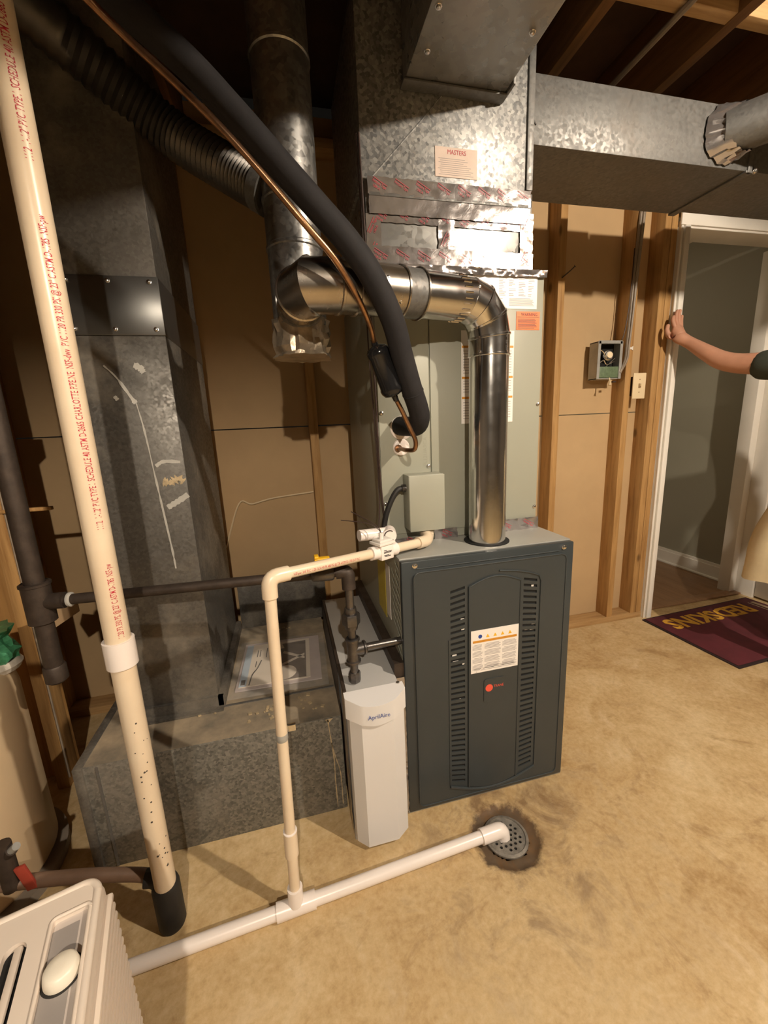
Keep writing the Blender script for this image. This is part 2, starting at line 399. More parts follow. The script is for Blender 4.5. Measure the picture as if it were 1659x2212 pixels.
for a, b, c, d in ((X0, X1, Y0, py0), (X0, X1, py1, Y1), (X0, px0, py0, py1), (px1, X1, py0, py1)):
    mb.add([(a,c,0),(b,c,0),(b,d,0),(a,d,0)], [(0,1,2,3)])
mb.box(X0, X1, Y0, Y1, -.2, -.12)
fl = mb.build('floor', 'floor', None, 40); tag(fl, 'stained tan concrete basement floor slab', 'floor', None, 'structure')

STUDS_Y0, DRY_Y = .85, .94
wb = struct('wall_back', 'open stud wall with tan drywall behind the furnace', 'wall', (0, .94, 0))
for a, b in ((-2.6, -.985), (-.982, .303), (.306, 1.70), (2.74, 4.3)):
    for z0, z1 in ((.005, 1.246), (1.251, 2.50)):
        MB().box(a, b, DRY_Y, DRY_Y+.014, z0, z1).build('drywall_sheet', 'drywall', wb, 0)
MB().box(1.70, 2.74, DRY_Y, DRY_Y+.014, 2.26, 2.50).build('drywall_sheet', 'drywall', wb, 0)
for a, b in ((-2.6, 1.775), (2.70, 4.3)):
    MB().box(a, b, STUDS_Y0, DRY_Y, 0, .036, .002).build('bottom_plate', 'studx', wb)
MB().box(-2.6, 4.3, STUDS_Y0, DRY_Y, 2.34, 2.376, .002).build('top_plate', 'studx', wb)
for x in (-1.803, -1.385, -.967, -.640, -.168, .25, .667, 1.085, 1.519, 1.692, 1.733, 2.70, 3.12, 3.54):
    z1 = 2.34
    MB().box(x, x+.038, STUDS_Y0, DRY_Y, .036, z1, .002).build('stud', 'stud', wb)
MB().box(1.775, 2.70, STUDS_Y0, DRY_Y, 2.26, 2.34, .002).build('header', 'studx', wb)
# pale stapled cable running along the drywall left of the coil
MB().tube(spline([(-.60, .934, .70), (-.52, .932, .905), (-.46, .932, .90), (-.36, .932, .92), (-.17, .932, .935)], 6), .004, 6).build('cable', 'almond', wb)

# doorway: white jambs, casing and head
dr = struct('door_1', 'white painted doorway frame in the stud wall', 'doorway', (2.2, .84, 0))
MB().box(1.775, 1.800, .835, .975, 0, 2.19, .003).build('jamb', 'trim', dr)
MB().box(1.800, 1.812, .885, .925, 0, 2.15, .002).build('door_stop', 'trim', dr)
MB().box(2.655, 2.68, .835, .975, 0, 2.19, .003).build('jamb', 'trim', dr)
MB().box(1.800, 2.655, .835, .975, 2.155, 2.19, .003).build('head_jamb', 'trim', dr)
MB().box(1.765, 2.70, .823, .836, 2.165, 2.245, .004).build('head_casing', 'trim', dr)
MB().box(1.790, 1.822, .820, .836, 0, 2.165, .004).build('side_casing', 'trim', dr)
MB().box(1.772, 1.784, .828, .838, 0, 2.165, .003).build('side_casing', 'trim', dr)
MB().box(2.60, 2.655, .94, 1.02, 0, 2.15, .004).build('side_casing', 'trim', dr)
MB().box(1.8005, 1.806, .865, .885, 1.46, 1.55, .001).build('strike_plate', 'wire', dr)
MB().box(1.81, 2.655, .90, .965, 0, .012, .004).build('threshold', 'laminate', dr)
# open white door leaf, hinged on the right jamb and swung into the basement
d2 = struct('door_2', 'white door leaf standing open beside the mat', 'door', (2.68, .45, 0))
lf = MB().box(2.665, 2.70, .06, .83, .015, 2.14, .003).build('door_leaf', 'doorpaint', d2)
for z0, z1 in ((.18, .92), (1.08, 1.98)):
    for y0, y1 in ((.14, .40), (.49, .75)):
        MB().box(2.660, 2.668, y0, y1, z0, z1, .004).build('panel', 'doorpaint', lf)
for z in (.25, 1.1, 1.95):
    MB().cyl((2.66, .836, z-.045), (2.66, .836, z+.045), .007, None, 10).build('hinge', 'zinc', d2)

# hall beyond the doorway
wh = MB().box(2.75, 2.80, .97, 4.2, 0, 2.5).build('wall_hall', 'hallwall', None, 0); tag(wh, 'grey green painted hall wall seen through the doorway', 'wall', None, 'structure')
wh2 = MB().box(.9, 2.80, 4.2, 4.25, 0, 2.5).build('wall_hall_far', 'hallwall', None, 0); tag(wh2, 'far grey green wall at the end of the hall', 'wall', None, 'structure')
wh3 = MB().box(.85, .9, .97, 4.25, 0, 2.5).build('wall_hall_left', 'hallwall', None, 0); tag(wh3, 'hall wall hidden behind the stud wall', 'wall', None, 'structure')
hb = MB(); hb.box(2.732, 2.75, 1.02, 4.2, .004, .105); hb.box(2.738, 2.75, 1.02, 4.2, .105, .125); hb.tube([(2.73, 1.02, .012), (2.73, 4.2, .012)], .011, 8)
tag(hb.build('baseboard_hall', 'trim', None, 40), 'white moulded baseboard along the hall wall', 'baseboard', None, 'structure')
fh = struct('floor_hall', 'brown wood plank floor of the hall', 'floor', (2, 1.5, 0))
xx = .9; random.seed(3)
while xx < 2.74:
    yy = .965; k = random.uniform(.3, 1.1)
    while yy < 4.2:
        y2 = min(4.2, yy+k); MB().box(xx, xx+.118, yy+.001, y2-.001, -.015, .004).build('plank', 'laminate', fh, 0); yy = y2; k = 1.2
    xx += .12
ch = MB().box(.85, 2.8, .96, 4.25, 2.45, 2.5).build('ceiling_hall', 'trim', None, 0); tag(ch, 'white ceiling of the hall', 'ceiling', None, 'structure')

hl = thing('hall_fill_lamp', 'added round flush fill lamp brightening the hall', 'lamp', (1.55, 2.3, 2.45))  # unseen lamp added to brighten the hall wall
MB().lathe([(.15, 2.45), (.15, 2.43), (.145, 2.425)], (1.55, 2.3, 0), (0,0,1), 28).build('lamp_rim', 'trim', hl)
M['hall_fill_glow'] = mat_emit('fill_lamp_glass', (1.0, .80, .55), 30.0)
MB().lathe([(.14, 2.426), (.12, 2.40), (.06, 2.385)], (1.55, 2.3, 0), (0,0,1), 28).build('lamp_glass', 'hall_fill_glow', hl)

# left partition: plywood sheet on a stud, in front of the drywall
wl = struct('wall_left', 'knotty plywood partition behind the beige tank', 'wall', (-1.5, .5, 0))
MB().box(-2.3, -1.155, .505, .52, 0, 2.33).build('plywood_sheet', 'ply', wl, 0)
MB().box(-1.192, -1.154, .43, .505, 0, 2.33, .002).build('stud', 'stud', wl)
MB().tube([(-1.151, .436, 2.3), (-1.151, .436, .04)], .0035, 6).build('cable', 'cable', wl)
MB().box(-1.17, -1.02, .425, .44, 1.02, 1.031, .001).build('shim', 'stud', wl)
MB().box(-1.32, -1.10, .35, .43, 1.31, 1.375, .003).build('cleat', 'studx', wl)
t = MB(); t.prism([(0,0),(.085,.05),(.085,.075),(-.005,.10),(-.02,.06)], .004, Matrix.Translation((-1.09, .43, .62)) @ Matrix.Rotation(math.radians(90), 4, 'X')); t.build('gusset', 'cardboard', wl)
for nm, a, lb in (('wall_far_left', (-2.65, -2.6, Y0, 1.0), 'bare basement wall beyond the tank'), ('wall_right', (4.3, 4.35, Y0, 1.0), 'bare basement wall at the right'), ('wall_front', (X0, X1, Y0-.05, Y0), 'bare basement wall behind the viewer')):
    tag(MB().box(*a, 0, 2.6).build(nm, 'concrete_wall', None, 0), lb, 'wall', None, 'structure')

# ceiling: subfloor, joists, blocking
ce = struct('ceiling', 'dark open joist ceiling over the basement', 'ceiling', (0, 0, 2.58))
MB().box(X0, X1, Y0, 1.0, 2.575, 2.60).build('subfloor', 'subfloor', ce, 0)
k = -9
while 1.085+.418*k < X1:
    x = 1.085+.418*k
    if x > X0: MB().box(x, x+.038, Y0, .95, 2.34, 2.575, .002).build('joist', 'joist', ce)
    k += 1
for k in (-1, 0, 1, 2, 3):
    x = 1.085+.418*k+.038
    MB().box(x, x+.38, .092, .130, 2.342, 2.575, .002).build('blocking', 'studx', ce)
MB().tube([(.905, -1.5, 2.33), (.905, .5, 2.33)], .009, 8).build('conduit', 'cable', ce)

# ceiling lamp outside the picture, the room's light
lp = thing('ceiling_lamp', 'lit bare bulb between the joists right of the furnace', 'lamp', (BULB.x, BULB.y, 2.575))
MB().box(1.124, 1.502, BULB.y-.05, BULB.y-.012, 2.46, 2.50, .002).build('mounting_board', 'studx', lp)
MB().lathe([(.055, 2.46), (.053, 2.45), (.03, 2.44), (.022, 2.41), (.018, 2.395)], (BULB.x, BULB.y, 0), (0,0,1), 20).build('holder', 'porcelain', lp)
bm = bmesh.new(); bmesh.ops.create_uvsphere(bm, u_segments=14, v_segments=10, radius=BULB_R)
MB().bm(bm, Matrix.Translation(BULB)).build('bulb', 'bulb', lp, 60)
# added fill lamp behind the viewer, dome shaped to cut off light up high
sl2 = thing('fill_lamp', 'added grey dome shaded fill lamp hanging behind the viewer', 'lamp', (FILL_BULB.x, FILL_BULB.y, 2.34))
M['dome'] = mat('grey_enamel_dome', (.30, .29, .27), .6, 0, .05)
pro = [(.200, -.040), (.198, -.030), (.185, .0), (.15, .045), (.09, .072), (.03, .082)]
n = 40; vs = []; fs = []
for r, z in pro+[(r-.003, z-.003) for r, z in reversed(pro)]:
    vs += [(FILL_BULB.x+r*math.cos(2*PI*j/n), FILL_BULB.y+r*math.sin(2*PI*j/n), FILL_BULB.z+z) for j in range(n)]
m_ = len(pro)*2
fs = [(i*n+j, i*n+(j+1) % n, ((i+1) % m_)*n+(j+1) % n, ((i+1) % m_)*n+j) for i in range(m_) for j in range(n)]
MB().add(vs, fs).build('dome_shade', 'dome', sl2)
MB().lathe([(.028, .016), (.030, .03), (.032, .09), (.012, .095)], FILL_BULB, (0,0,1), 20).build('socket', 'rubber', sl2)
MB().cyl(FILL_BULB+Vector((0,0,.09)), (FILL_BULB.x, FILL_BULB.y, 2.34), .004, None, 8).build('cord', 'rubber', sl2)
bm = bmesh.new(); bmesh.ops.create_uvsphere(bm, u_segments=14, v_segments=10, radius=FILL_BULB_R)
MB().bm(bm, Matrix.Translation(FILL_BULB)).build('bulb', 'fill_bulb', sl2, 60)

# ================================================================== furnace
W_, H_ = .558, .864
fu = thing('furnace', 'charcoal fronted gas furnace with two columns of slots', 'furnace', (W_/2, .35, 0))
cab = MB(); cab.box(.004, W_-.002, .030, .71, .012, H_-.012, 0); cab.box(.02, W_-.02, .02, .70, 0, .012)
cab.build('cabinet', 'cab_top', fu, 0)
MB().box(0, W_, .008, .71, H_-.012, H_, .002).build('top_panel', 'cab_top', fu)
MB().box(-.003, W_+.003, -.004, .006, .002, .014, .001).build('bottom_rail', 'steelbox', fu)
# left side panel with louvre slots near the front
slots = []
for i in range(13):
    z = .828-i*.027
    for jj, (ya, yb) in enumerate(((.018, .056), (.064, .098))):
        if jj == 1 and not 1 <= i <= 7: continue
        za = z-.012*jj
        slots.append([(-ya, za-.006), (-ya, za+.006), (-yb, za+.022), (-yb, za+.010)])
MB().plate([(-.012, .012), (-.012, H_-.012), (-.71, H_-.012), (-.71, .012)], slots, .004, FX(0)).build('side_panel', 'coil', fu, 0)
MB().box(.0035, .006, .014, .12, .40, .85).build('side_recess', 'dark', fu, 0)
MB().box(-.001, .0005, .19, .30, .60, .83).build('yellow_sticker', 'yellowlab', fu, 0)
MB().box(-.001, .0005, .13, .18, .62, .80).build('data_sticker', 'label', fu, 0)
# door: base plate, raised field with real slots, raised centre panel
door = MB().box(0, W_, -.010, .012, .010, H_-.004, .004).build('door', 'char', fu)
def arc(x): # bow of the slot rows about the door centre
    return 1-((x-.287)/.155)**2
holes = []; NS = 36
for side in (0, 1):
    xa, xb = ((.144, .190), (.384, .430))[side]
    for i in range(NS):
        u = i/(NS-1); zc = .757-u*(.757-.094); sl = (.010)*(1-2*u)*(1 if side == 0 else -1)
        h = .0042
        holes.append([(xa, zc-sl/2-h), (xb, zc+sl/2-h), (xb, zc+sl/2+h), (xa, zc-sl/2+h)])
MB().plate(rrect(.034, .530, .028, .826, .02), holes, .0045, FY(-.0148)).build('raised_field', 'char', door, 30)
bk = MB()
for xa, xb in ((.140, .194), (.380, .434)): bk.box(xa, xb, -.0114, -.0100, .08, .772)
bk.build('slot_backing', 'dark', door, 0)  # black strips put in for the shade behind the slots
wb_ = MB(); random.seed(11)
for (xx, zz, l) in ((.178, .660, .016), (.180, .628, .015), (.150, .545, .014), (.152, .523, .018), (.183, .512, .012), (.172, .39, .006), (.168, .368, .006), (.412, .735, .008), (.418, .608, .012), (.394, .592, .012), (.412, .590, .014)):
    MB().box(xx, xx+l, -.0119, -.0113, zz-.003, zz+.003).build('wire_bit', 'white', door, 0)  # white bits of wire and label showing through the slots
# raised trim rails: outline, arched centre panel, bottom lip
def railpath(pts, r, name, y=-.0150, m='char'): return MB().tube([(x, y, z) for x, z in pts], r, 8).build(name, m, door)
ctr = [(.203, .068)]+[(.203, .745)]
top_arc = [(.203+(.372-.203)*k/12, .762+.024*math.sin(PI*k/12)) for k in range(13)]
cp = [(.203, .062)]+top_arc+[(.372, .062)]+[(.372-(.372-.203)*k/8, .062-.018*math.sin(PI*k/8)) for k in range(1, 8)]
cpm = MB(); cpm.prism(cp, .004, FY(-.0140)); cpm.build('centre_panel', 'char', door, 25)
railpath([(.203, .06)]+top_arc[0:13]+[(.372, .06)], .0028, 'panel_edge', -.0178)
railpath([(.138+(.443-.138)*k/20, .078-.040*math.sin(PI*k/20)) for k in range(21)], .0042, 'bottom_lip', -.0165)
railpath([(.443, .085), (.443, .75), (.436, .768), (.40, .782), (.36, .792), (.30, .800)], .0026, 'panel_edge', -.0160)
railpath([(.138, .082), (.138, .60)], .0016, 'panel_edge', -.0155)
railpath(rrect(.034, .530, .028, .826, .02)+[(.530, .806)], .0024, 'panel_edge', -.0150)
railpath([(.045, .836), (.505, .836)], .0022, 'top_crease', -.0105)
for x in (.040, .522): screw(door, (x, -.0102, .846))
# warning sheet on the door
ws = MB().box(.208, .368, -.0192, -.0180, .476, .619).build('warning_sheet', 'label', door, 0); lab(ws, 'white warning sheet with amber header')
pr = MB(); pr.box(.214, .362, -.0195, -.0192, .578, .5855); pr.build('header_bar', 'amber', ws, 0)
pr = MB()
for i in range(4): pr.prism([(0,0),(.012,0),(.006,.011)], .0003, FY(-.0193, .257+i*.025, .592))
pr.build('hazard_triangle', 'yellow', ws, 0)
pr = MB(); pr.lathe([(.0065, 0), (.0065, .0003)], (.238, -.0192, .598), (0,-1,0), 16); pr.build('round_mark', 'blueink', ws, 0)
pr = MB(); random.seed(5)
for c0, c1 in ((.213, .249), (.253, .308), (.313, .363)):
    z = .572
    for blk in range(4):
        for l in range(5):
            pr.box(c0+(.006 if l == 0 else 0), c1-random.uniform(0, .008), -.0195, -.0192, z-.0022, z-.0005); z -= .0038
        z -= .0032
for a, b, z in ((.262, .352, .494), (.248, .358, .489), (.240, .356, .484), (.219, .242, .490), (.219, .238, .486), (.225, .228, .480)): pr.box(a, b, -.0195, -.0192, z-.0010, z+.0008)
pr.build('printed_lines', 'greyink', ws, 0)
bd = MB(); bd.prism(rrect(.252, .324, .366, .448, .009), .003, FY(-.0172)); bd = bd.build('badge', 'char', door, 30)
MB().lathe([(.0125, 0), (.0125, .0006)], (.2695, -.0203, .4165), (0,-1,0), 24).build('logo_disc', 'logored', bd, 0)
lg = MB(); 
for k in range(5): 
    a = k*1.256; lg.box(-.0006, .0006, 0, .0003, .002, .009, 0, FY(-.0208, .2695, .4165) @ Matrix.Rotation(a, 4, 'Z') @ Matrix.Rotation(math.radians(-90), 4, 'X'))
lg.build('logo_mark', 'char', bd, 0)
MB().text('TRANE', .0125, FY(-.0203, .3025, .419), width=.034).build('brand_lettering', 'logored', bd, 0)
# vent opening collar
MB().lathe([(.070, 0), (.070, .003), (.050, .003), (.050, 0)], (.312, .088, H_), (0,0,1), 36).build('vent_opening', 'dark', fu)

# ================================================================== evaporator coil case
co = thing('coil_case', 'sage grey coil cabinet standing on the furnace', 'coil cabinet', (.27, .43, H_))
YC = .167
MB().box(-.006, .541, YC+.004, .70, H_+.001, 1.668, .002).build('casing', 'coil', co)
MB().box(-.004, .157, YC-.002, YC+.005, .893, 1.662, .002).build('access_panel', 'coil', co)
MB().box(.161, .539, YC-.002, YC+.005, .893, 1.662, .002).build('front_panel', 'coil', co)
for p in ((-.001+.006, 1.272), (.531, 1.282), (.531, .94), (.006, .995), (.15, 1.105)): screw(co, (p[0], YC-.002, p[1]), r=.005)
for (x, z, r) in ((.066, 1.226, .036), (.062, 1.168, .026)):
    MB().lathe([(r, 0), (r, .003), (r*.9, .006), (r*.55, .008)], (x, YC-.002, z), (0,-1,0), 28).build('pipe_grommet', 'pvcw', co)
MB().text('FL13UA9CA', .016, FY(YC-.0022, .140, 1.15) @ Matrix.Rotation(PI/2, 4, 'Z'), width=.09).build('embossed_lettering', 'coil', co, 0)
# data sheets
d1 = MB().box(.30, .515, YC-.0032, YC-.002, 1.568, 1.662).build('data_sheet', 'label', co, 0)
pr = MB(); random.seed(9)
for i in range(12):
    for j in range(4):
        if random.random() < .8: pr.box(.385+j*.033, .385+j*.033+random.uniform(.010, .024), YC-.0035, YC-.0032, 1.654-i*.0045, 1.6555-i*.0045)
for i in range(7): pr.box(.42, .508-random.uniform(0, .02), YC-.0035, YC-.0032, 1.596-i*.0032, 1.5975-i*.0032)
for i in range(5): pr.box(.315, .40-random.uniform(0, .02), YC-.0035, YC-.0032, 1.60-i*.005, 1.602-i*.005)
pr.build('printed_lines', 'greyink', d1, 0)
wl_ = MB().box(.446, .527, YC-.0032, YC-.002, 1.508, 1.561).build('warning_label', 'orange', co, 0); lab(wl_, 'bright orange warning label')
pr = MB(); pr.text('WARNING', .0125, FY(YC-.0034, .490, 1.552), width=.056); pr.box(.449, .524, YC-.0036, YC-.0033, 1.5445, 1.5455)
for i in range(8): pr.box(.451, .520-random.uniform(0, .012), YC-.0035, YC-.0032, 1.538-i*.0036, 1.5394-i*.0036)
pr.build('printed_lines', 'ink', wl_, 0)
d2_ = MB().box(.262, .440, YC-.0028, YC-.0018, 1.23, 1.505).build('instruction_sheet', 'label', co, 0)
pr = MB()
for z in (1.455, 1.365, 1.305): pr.box(.264, .438, YC-.0031, YC-.0028, z, z+.0065)
pr.build('header_bar', 'amber', d2_, 0)
pr = MB()
for i in range(26):
    z = 1.445-i*.008
    if any(abs(z-q) < .010 for q in (1.455, 1.368, 1.308)): continue
    pr.box(.268, .300, YC-.0031, YC-.0028, z, z+.002); pr.box(.40, .432, YC-.0031, YC-.0028, z, z+.002)
pr.build('printed_lines', 'greyink', d2_, 0)
# electrical box on the coil panel
eb = MB(); eb.box(.064, .176, YC-.062, YC-.002, .915, 1.086, .003); eb = eb.build('electrical_box', 'coil', co)
MB().box(.066, .1785, YC-.0635, YC-.0605, .912, 1.084, .001).build('box_cover', 'coil', eb)
MB().tube(spline([(.064, YC-.03, 1.045), (.035, YC-.035, 1.04), (.008, YC-.03, .99), (-.006, YC-.02, .93), (-.004, YC-.02, .872)], 6), .0085, 10).build('conduit_whip', 'rubber', co)
MB().cyl((.052, YC-.03, 1.045), (.066, YC-.03, 1.045), .012, None, 12).build('conduit_nut', 'iron', co)

# ---- foil tape helper: wrinkled strip on a plane facing -y
def foil_strip(parent, x0, x1, z0, z1, y, name='foil_tape', prints=True, amp=.0010, seed=0, cold=False):
    nx = max(4, int((x1-x0)/.008)); nz = max(4, int((z1-z0)/.008)); vs = []; random.seed(seed)
    for j in range(nz+1):
        for i in range(nx+1):
            x = x0+(x1-x0)*i/nx; z = z0+(z1-z0)*j/nz
            e = .35 if 0 < i < nx and 0 < j < nz else 1
            yy = y-.0015-amp*(.5+.9*mnoise.noise(Vector((x*38, z*55, seed))))-amp*.6*mnoise.noise(Vector((x*110, z*110, seed+5)))
            if i in (0, nx): x += .003*mnoise.noise(Vector((z*60, seed, 1)))
            if j in (0, nz): z += .0025*mnoise.noise(Vector((x*60, seed, 2)))
            vs.append((x, yy, z))
    fs = [(j*(nx+1)+i, j*(nx+1)+i+1, (j+1)*(nx+1)+i+1, (j+1)*(nx+1)+i) for j in range(nz) for i in range(nx)]
    o = MB().add(vs, fs).build(name, 'foil', parent, 60)
    if prints:
        pm = MB(); wide = (x1-x0) >= (z1-z0); hh = min(x1-x0, z1-z0); L = max(x1-x0, z1-z0); step = .058; n = max(1, int(L/step))
        for k in range(n):
            c = (k+.5)*L/n
            cx, cz = (x0+c, (z0+z1)/2) if wide else ((x0+x1)/2, z0+c)
            rot = math.radians(-28 if wide else 62); s_ = min(hh, .055)
            Mx = FY(y-amp*1.9-.0018, cx, cz) @ Matrix.Rotation(rot, 4, 'Z')
            pm.text('Venture Tape', .011, Mx @ Matrix.Translation((0, .003, 0)), width=min(.042, hh*1.05))
            pm.box(-.021*min(1, hh/.042), .021*min(1, hh/.042), .0092, .0105, 0, .0003, 0, Mx)
            if k % 2 == 0 or not wide: pm.text('1581A', .009, Mx @ Matrix.Translation((-.004, -.008, 0)), width=.02)
        pm.build('tape_print', 'tapeink', o, 0)
        if cold:
            pk = MB()
            for c in (.13, .34): pk.text('COLD WEATHER', .009, FY(y-amp*1.9-.0018, x0+c, (z0+z1)/2+.002) @ Matrix.Rotation(math.radians(-24), 4, 'Z'), width=.06)
            pk.build('tape_print', 'ink', o, 0)
    return o
foil_strip(co, .165, .245, .862, .897, YC-.003, seed=31, amp=.004)
foil_strip(co, .375, .545, .862, .905, YC-.003, seed=33, amp=.004)
foil_strip(co, .03, .12, .862, .880, YC-.004, seed=35, amp=.004)

# ================================================================== supply plenum
pl = thing('supply_plenum', 'spangled galvanized plenum box above the coil cabinet', 'duct', (.24, .4, 1.67))
MB().box(-.012, .495, .1735, .62, 1.672, 1.885, .002).build('transition', 'galv_panel', pl)
MB().box(-.020, .488, .172, .62, 1.885, 2.325, .002).build('plenum_box', 'galv_new', pl)
MB().box(.470, .490, .166, .174, 1.890, 2.325, .001).build('corner_seam', 'galv', pl)
MB().cyl((.005, .172, 1.885), (.145, .172, 2.025), .0022, None, 6).build('cross_break', 'galv_new', pl)
MB().cyl((.145, .172, 2.025), (.30, .172, 2.19), .0018, None, 6).build('cross_break', 'galv_new', pl)
MB().box(-.004, .478, .164, .176, 1.842, 1.852, .002).build('drive_cleat', 'galv', pl)
foil_strip(pl, -.006, .484, 1.845, 1.887, .166, seed=1)
foil_strip(pl, -.004, .484, 1.800, 1.842, .168, seed=2, prints=False, cold=True)
foil_strip(pl, .0, .490, 1.782, 1.806, .172, seed=3)
foil_strip(pl, -.014, .028, 1.678, 1.80, .172, seed=4)
foil_strip(pl, .195, .245, 1.69, 1.80, .172, seed=5, amp=.0028)
foil_strip(pl, .455, .497, 1.678, 1.83, .171, seed=6, amp=.0028)
foil_strip(pl, -.012, .497, 1.672, 1.722, .168, seed=7)
foil_strip(pl, -.010, .543, 1.656, 1.676, .160, seed=8, prints=False, amp=.005)
st = MB().box(.189, .315, .1703, .1718, 1.905, 1.977).build('company_sticker', 'paperpink', pl, 0); lab(st, 'pale sticker with red MASTERS heading')
M['sticker'] = mat('cream_sticker', (.72, .58, .50), .5); st.data.materials[0] = M['sticker']
MB().text('MASTERS', .016, FY(.1701, .253, 1.965), width=.055).build('heading', 'tapeink', st, 0)
pr = MB(); random.seed(21)
for i in range(9): pr.box(.197+random.uniform(0, .01), .305-random.uniform(0, .04), .1699, .1702, 1.949-i*.0048, 1.9500-i*.0048)
pr.build('printed_lines', 'greyink', st, 0)

# trunk to the right
tr = thing('supply_duct', 'long galvanized rectangular trunk duct running right from the plenum', 'duct', (.49, .33, 2.02))
MB().box(.489, 1.318, .188, .47, 2.020, 2.195, .002).build('duct_section', 'galv', tr)
MB().box(1.322, 3.2, .195, .46, 2.024, 2.190, .002).build('duct_section', 'galv', tr)
MB().box(1.305, 1.335, .184, .474, 2.014, 2.022, .002).build('slip_joint', 'galv', tr)
MB().box(1.312, 1.330, .182, .192, 2.014, 2.2, .002).build('drive_cleat', 'galv', tr)
screw(tr, (1.345, .186, 2.022), (0,-1,-.3), .007)
MB().box(.492, .530, .185, .189, 2.085, 2.088, 0, Matrix.Translation((.5, 0, 2.1)) @ Matrix.Rotation(.9, 4, 'Y') @ Matrix.Translation((-.5, 0, -2.1))).build('scratch', 'ink', tr, 0)
# round branch off the trunk
rb = thing('round_branch_duct', 'round galvanized branch pipe with foil collar on the trunk side', 'duct', (1.19, .19, 2.11))
d_ = Vector((.60, -.62, .05)); p0 = Vector((1.195, .188, 2.112))
MB().tube([p0, p0+d_*.05, p0+d_*1.3], .064, 32).build('branch_pipe', 'galv', rb)
cl = MB(); n = 40
for k in range(n):
    a0 = 2*PI*k/n; q = Vector((0,0,1)).rotation_difference(Vector((0,-1,0)))
random.seed(4)
prof = [(.066, 0), (.084, .006), (.080, .018), (.070, .034), (.066, .05)]
vs = []; n = 48
for r, h in prof:
    for j in range(n):
        a = 2*PI*j/n; rr = r+random.uniform(-.004, .005); vs.append(p0+Vector((rr*math.cos(a), -h, rr*math.sin(a)))+Vector((h*.7, 0, 0)))
cl.add(vs, [(i*n+j, i*n+(j+1)%n, (i+1)*n+(j+1)%n, (i+1)*n+j) for i in range(len(prof)-1) for j in range(n)])
cl.build('foil_collar', 'foil', rb, 20)

# overhead branch coming toward the viewer
ob = thing('overhead_duct', 'wide flat galvanized duct running forward from the plenum top', 'duct', (.24, .17, 2.1))
MB().box(.100, .382, -4.6, .165, 2.100, 2.338, .003).build('duct_section', 'galv_panel', ob)  # lighter metal than the other ducts makes up for weak light underneath
MB().box(.094, .388, .135, .170, 2.092, 2.098, .002).build('start_collar', 'galv', ob)
MB().box(.383, .390, .10, .165, 2.094, 2.20, .001).build('collar_tab', 'galv', ob)
for x, y in ((.118, -.045), (.352, -.03), (.13, .06)): screw(ob, (x, y, 2.100), (0,0,-1), .006)

# ================================================================== flue and vent connector
fl_ = thing('flue_stack', 'tall grey flue pipe with a tape wrapped tee at its foot', 'flue pipe', (-.21, .15, 1.43))
fx, fy = -.212, .150
MB().cyl((fx, fy, 1.505), (fx, fy, 2.60), .070, None, 40).build('stack_pipe', 'flue', fl_)
for z in (1.69, 1.80, 2.1): MB().ring((fx, fy, z), (0,0,1), .070, .012, .003).build('seam_bead', 'flue', fl_)
random.seed(8); vs = []; n = 40; lv = [1.425, 1.435, 1.45, 1.468, 1.486, 1.505, 1.52]
for i, z in enumerate(lv):
    for j in range(n):
        a = 2*PI*j/n; r = .072+.013*mnoise.noise(Vector((math.cos(a)*4, math.sin(a)*4, z*50)))+random.uniform(-.003, .004)
        if i == 0: r += .006
        vs.append((fx+r*math.cos(a), fy+r*math.sin(a), z+random.uniform(-.002, .002)))
fs = [(i*n+j, i*n+(j+1)%n, (i+1)*n+(j+1)%n, (i+1)*n+j) for i in range(len(lv)-1) for j in range(n)]+[tuple(reversed(range(n)))]
MB().add(vs, fs).build('tape_wrap', 'foil_old', fl_, 30)
MB().cyl((fx, fy-.05, 1.548), (fx, fy-.083, 1.548), .061, None, 36).build('tee_branch', 'flue', fl_)

vc = thing('vent_connector', 'shiny silver vent pipe elbowing from furnace top to flue', 'vent pipe', (.312, .085, H_))
V0 = Vector((.312, .085, H_+.002)); vr = .0565
MB().cyl(V0, (.312, .085, 1.42), vr, None, 40).build('vertical_pipe', 'shiny', vc)
el = [(.312, .085, 1.415), (.312, .085, 1.470), (.300, .080, 1.515), (.268, .072, 1.548), (.228, .062, 1.560)]
MB().tube(el, vr+.0015, 40).build('elbow', 'shiny', vc, 14)
for i in (1, 2, 3):
    a = (Vector(el[i])-Vector(el[i-1])).normalized()+(Vector(el[i+1])-Vector(el[i])).normalized()
    MB().ring(el[i], a, vr, .010, .0042, 40).build('gore_seam', 'shiny', vc)
MB().ring((.312, .085, 1.418), (0,0,1), vr, .008, .0035, 40).build('pipe_bead', 'shiny', vc)
hd = Vector((-.30, -.078, -.006)).normalized(); h0 = Vector(el[-1])
L1 = .155; h1 = h0+hd*L1; h2 = h1+hd*.055; h3 = h2+hd*.045; h4 = h3+hd*.075
MB().cyl(h0-hd*.005, h1, vr, None, 40).build('horizontal_pipe', 'shiny', vc)
MB().cyl(h1, h2, vr+.0012, None, 40).build('crimped_collar', 'galv', vc)
for q in (h1, h2): MB().ring(q, hd, vr, .008, .005, 40).build('pipe_bead', 'vent_used', vc)
cr = MB()
for k in range(26):
    a = 2*PI*k/26; s1 = hd.cross(Vector((0,0,1))).normalized(); s2 = s1.cross(hd)
    dd = s1*math.cos(a)+s2*math.sin(a); cr.cyl(h0+hd*.02+dd*(vr+.0005), h0+hd*.045+dd*(vr+.0005), .0022, None, 6)
cr.build('crimp_ridges', 'shiny', vc)
e2 = [h2, h4, h4+hd*.045+Vector((0, .002, 0)), Vector((fx+.022, -.040, 1.548)), Vector((fx, .012, 1.548)), Vector((fx, fy-.05, 1.548))]
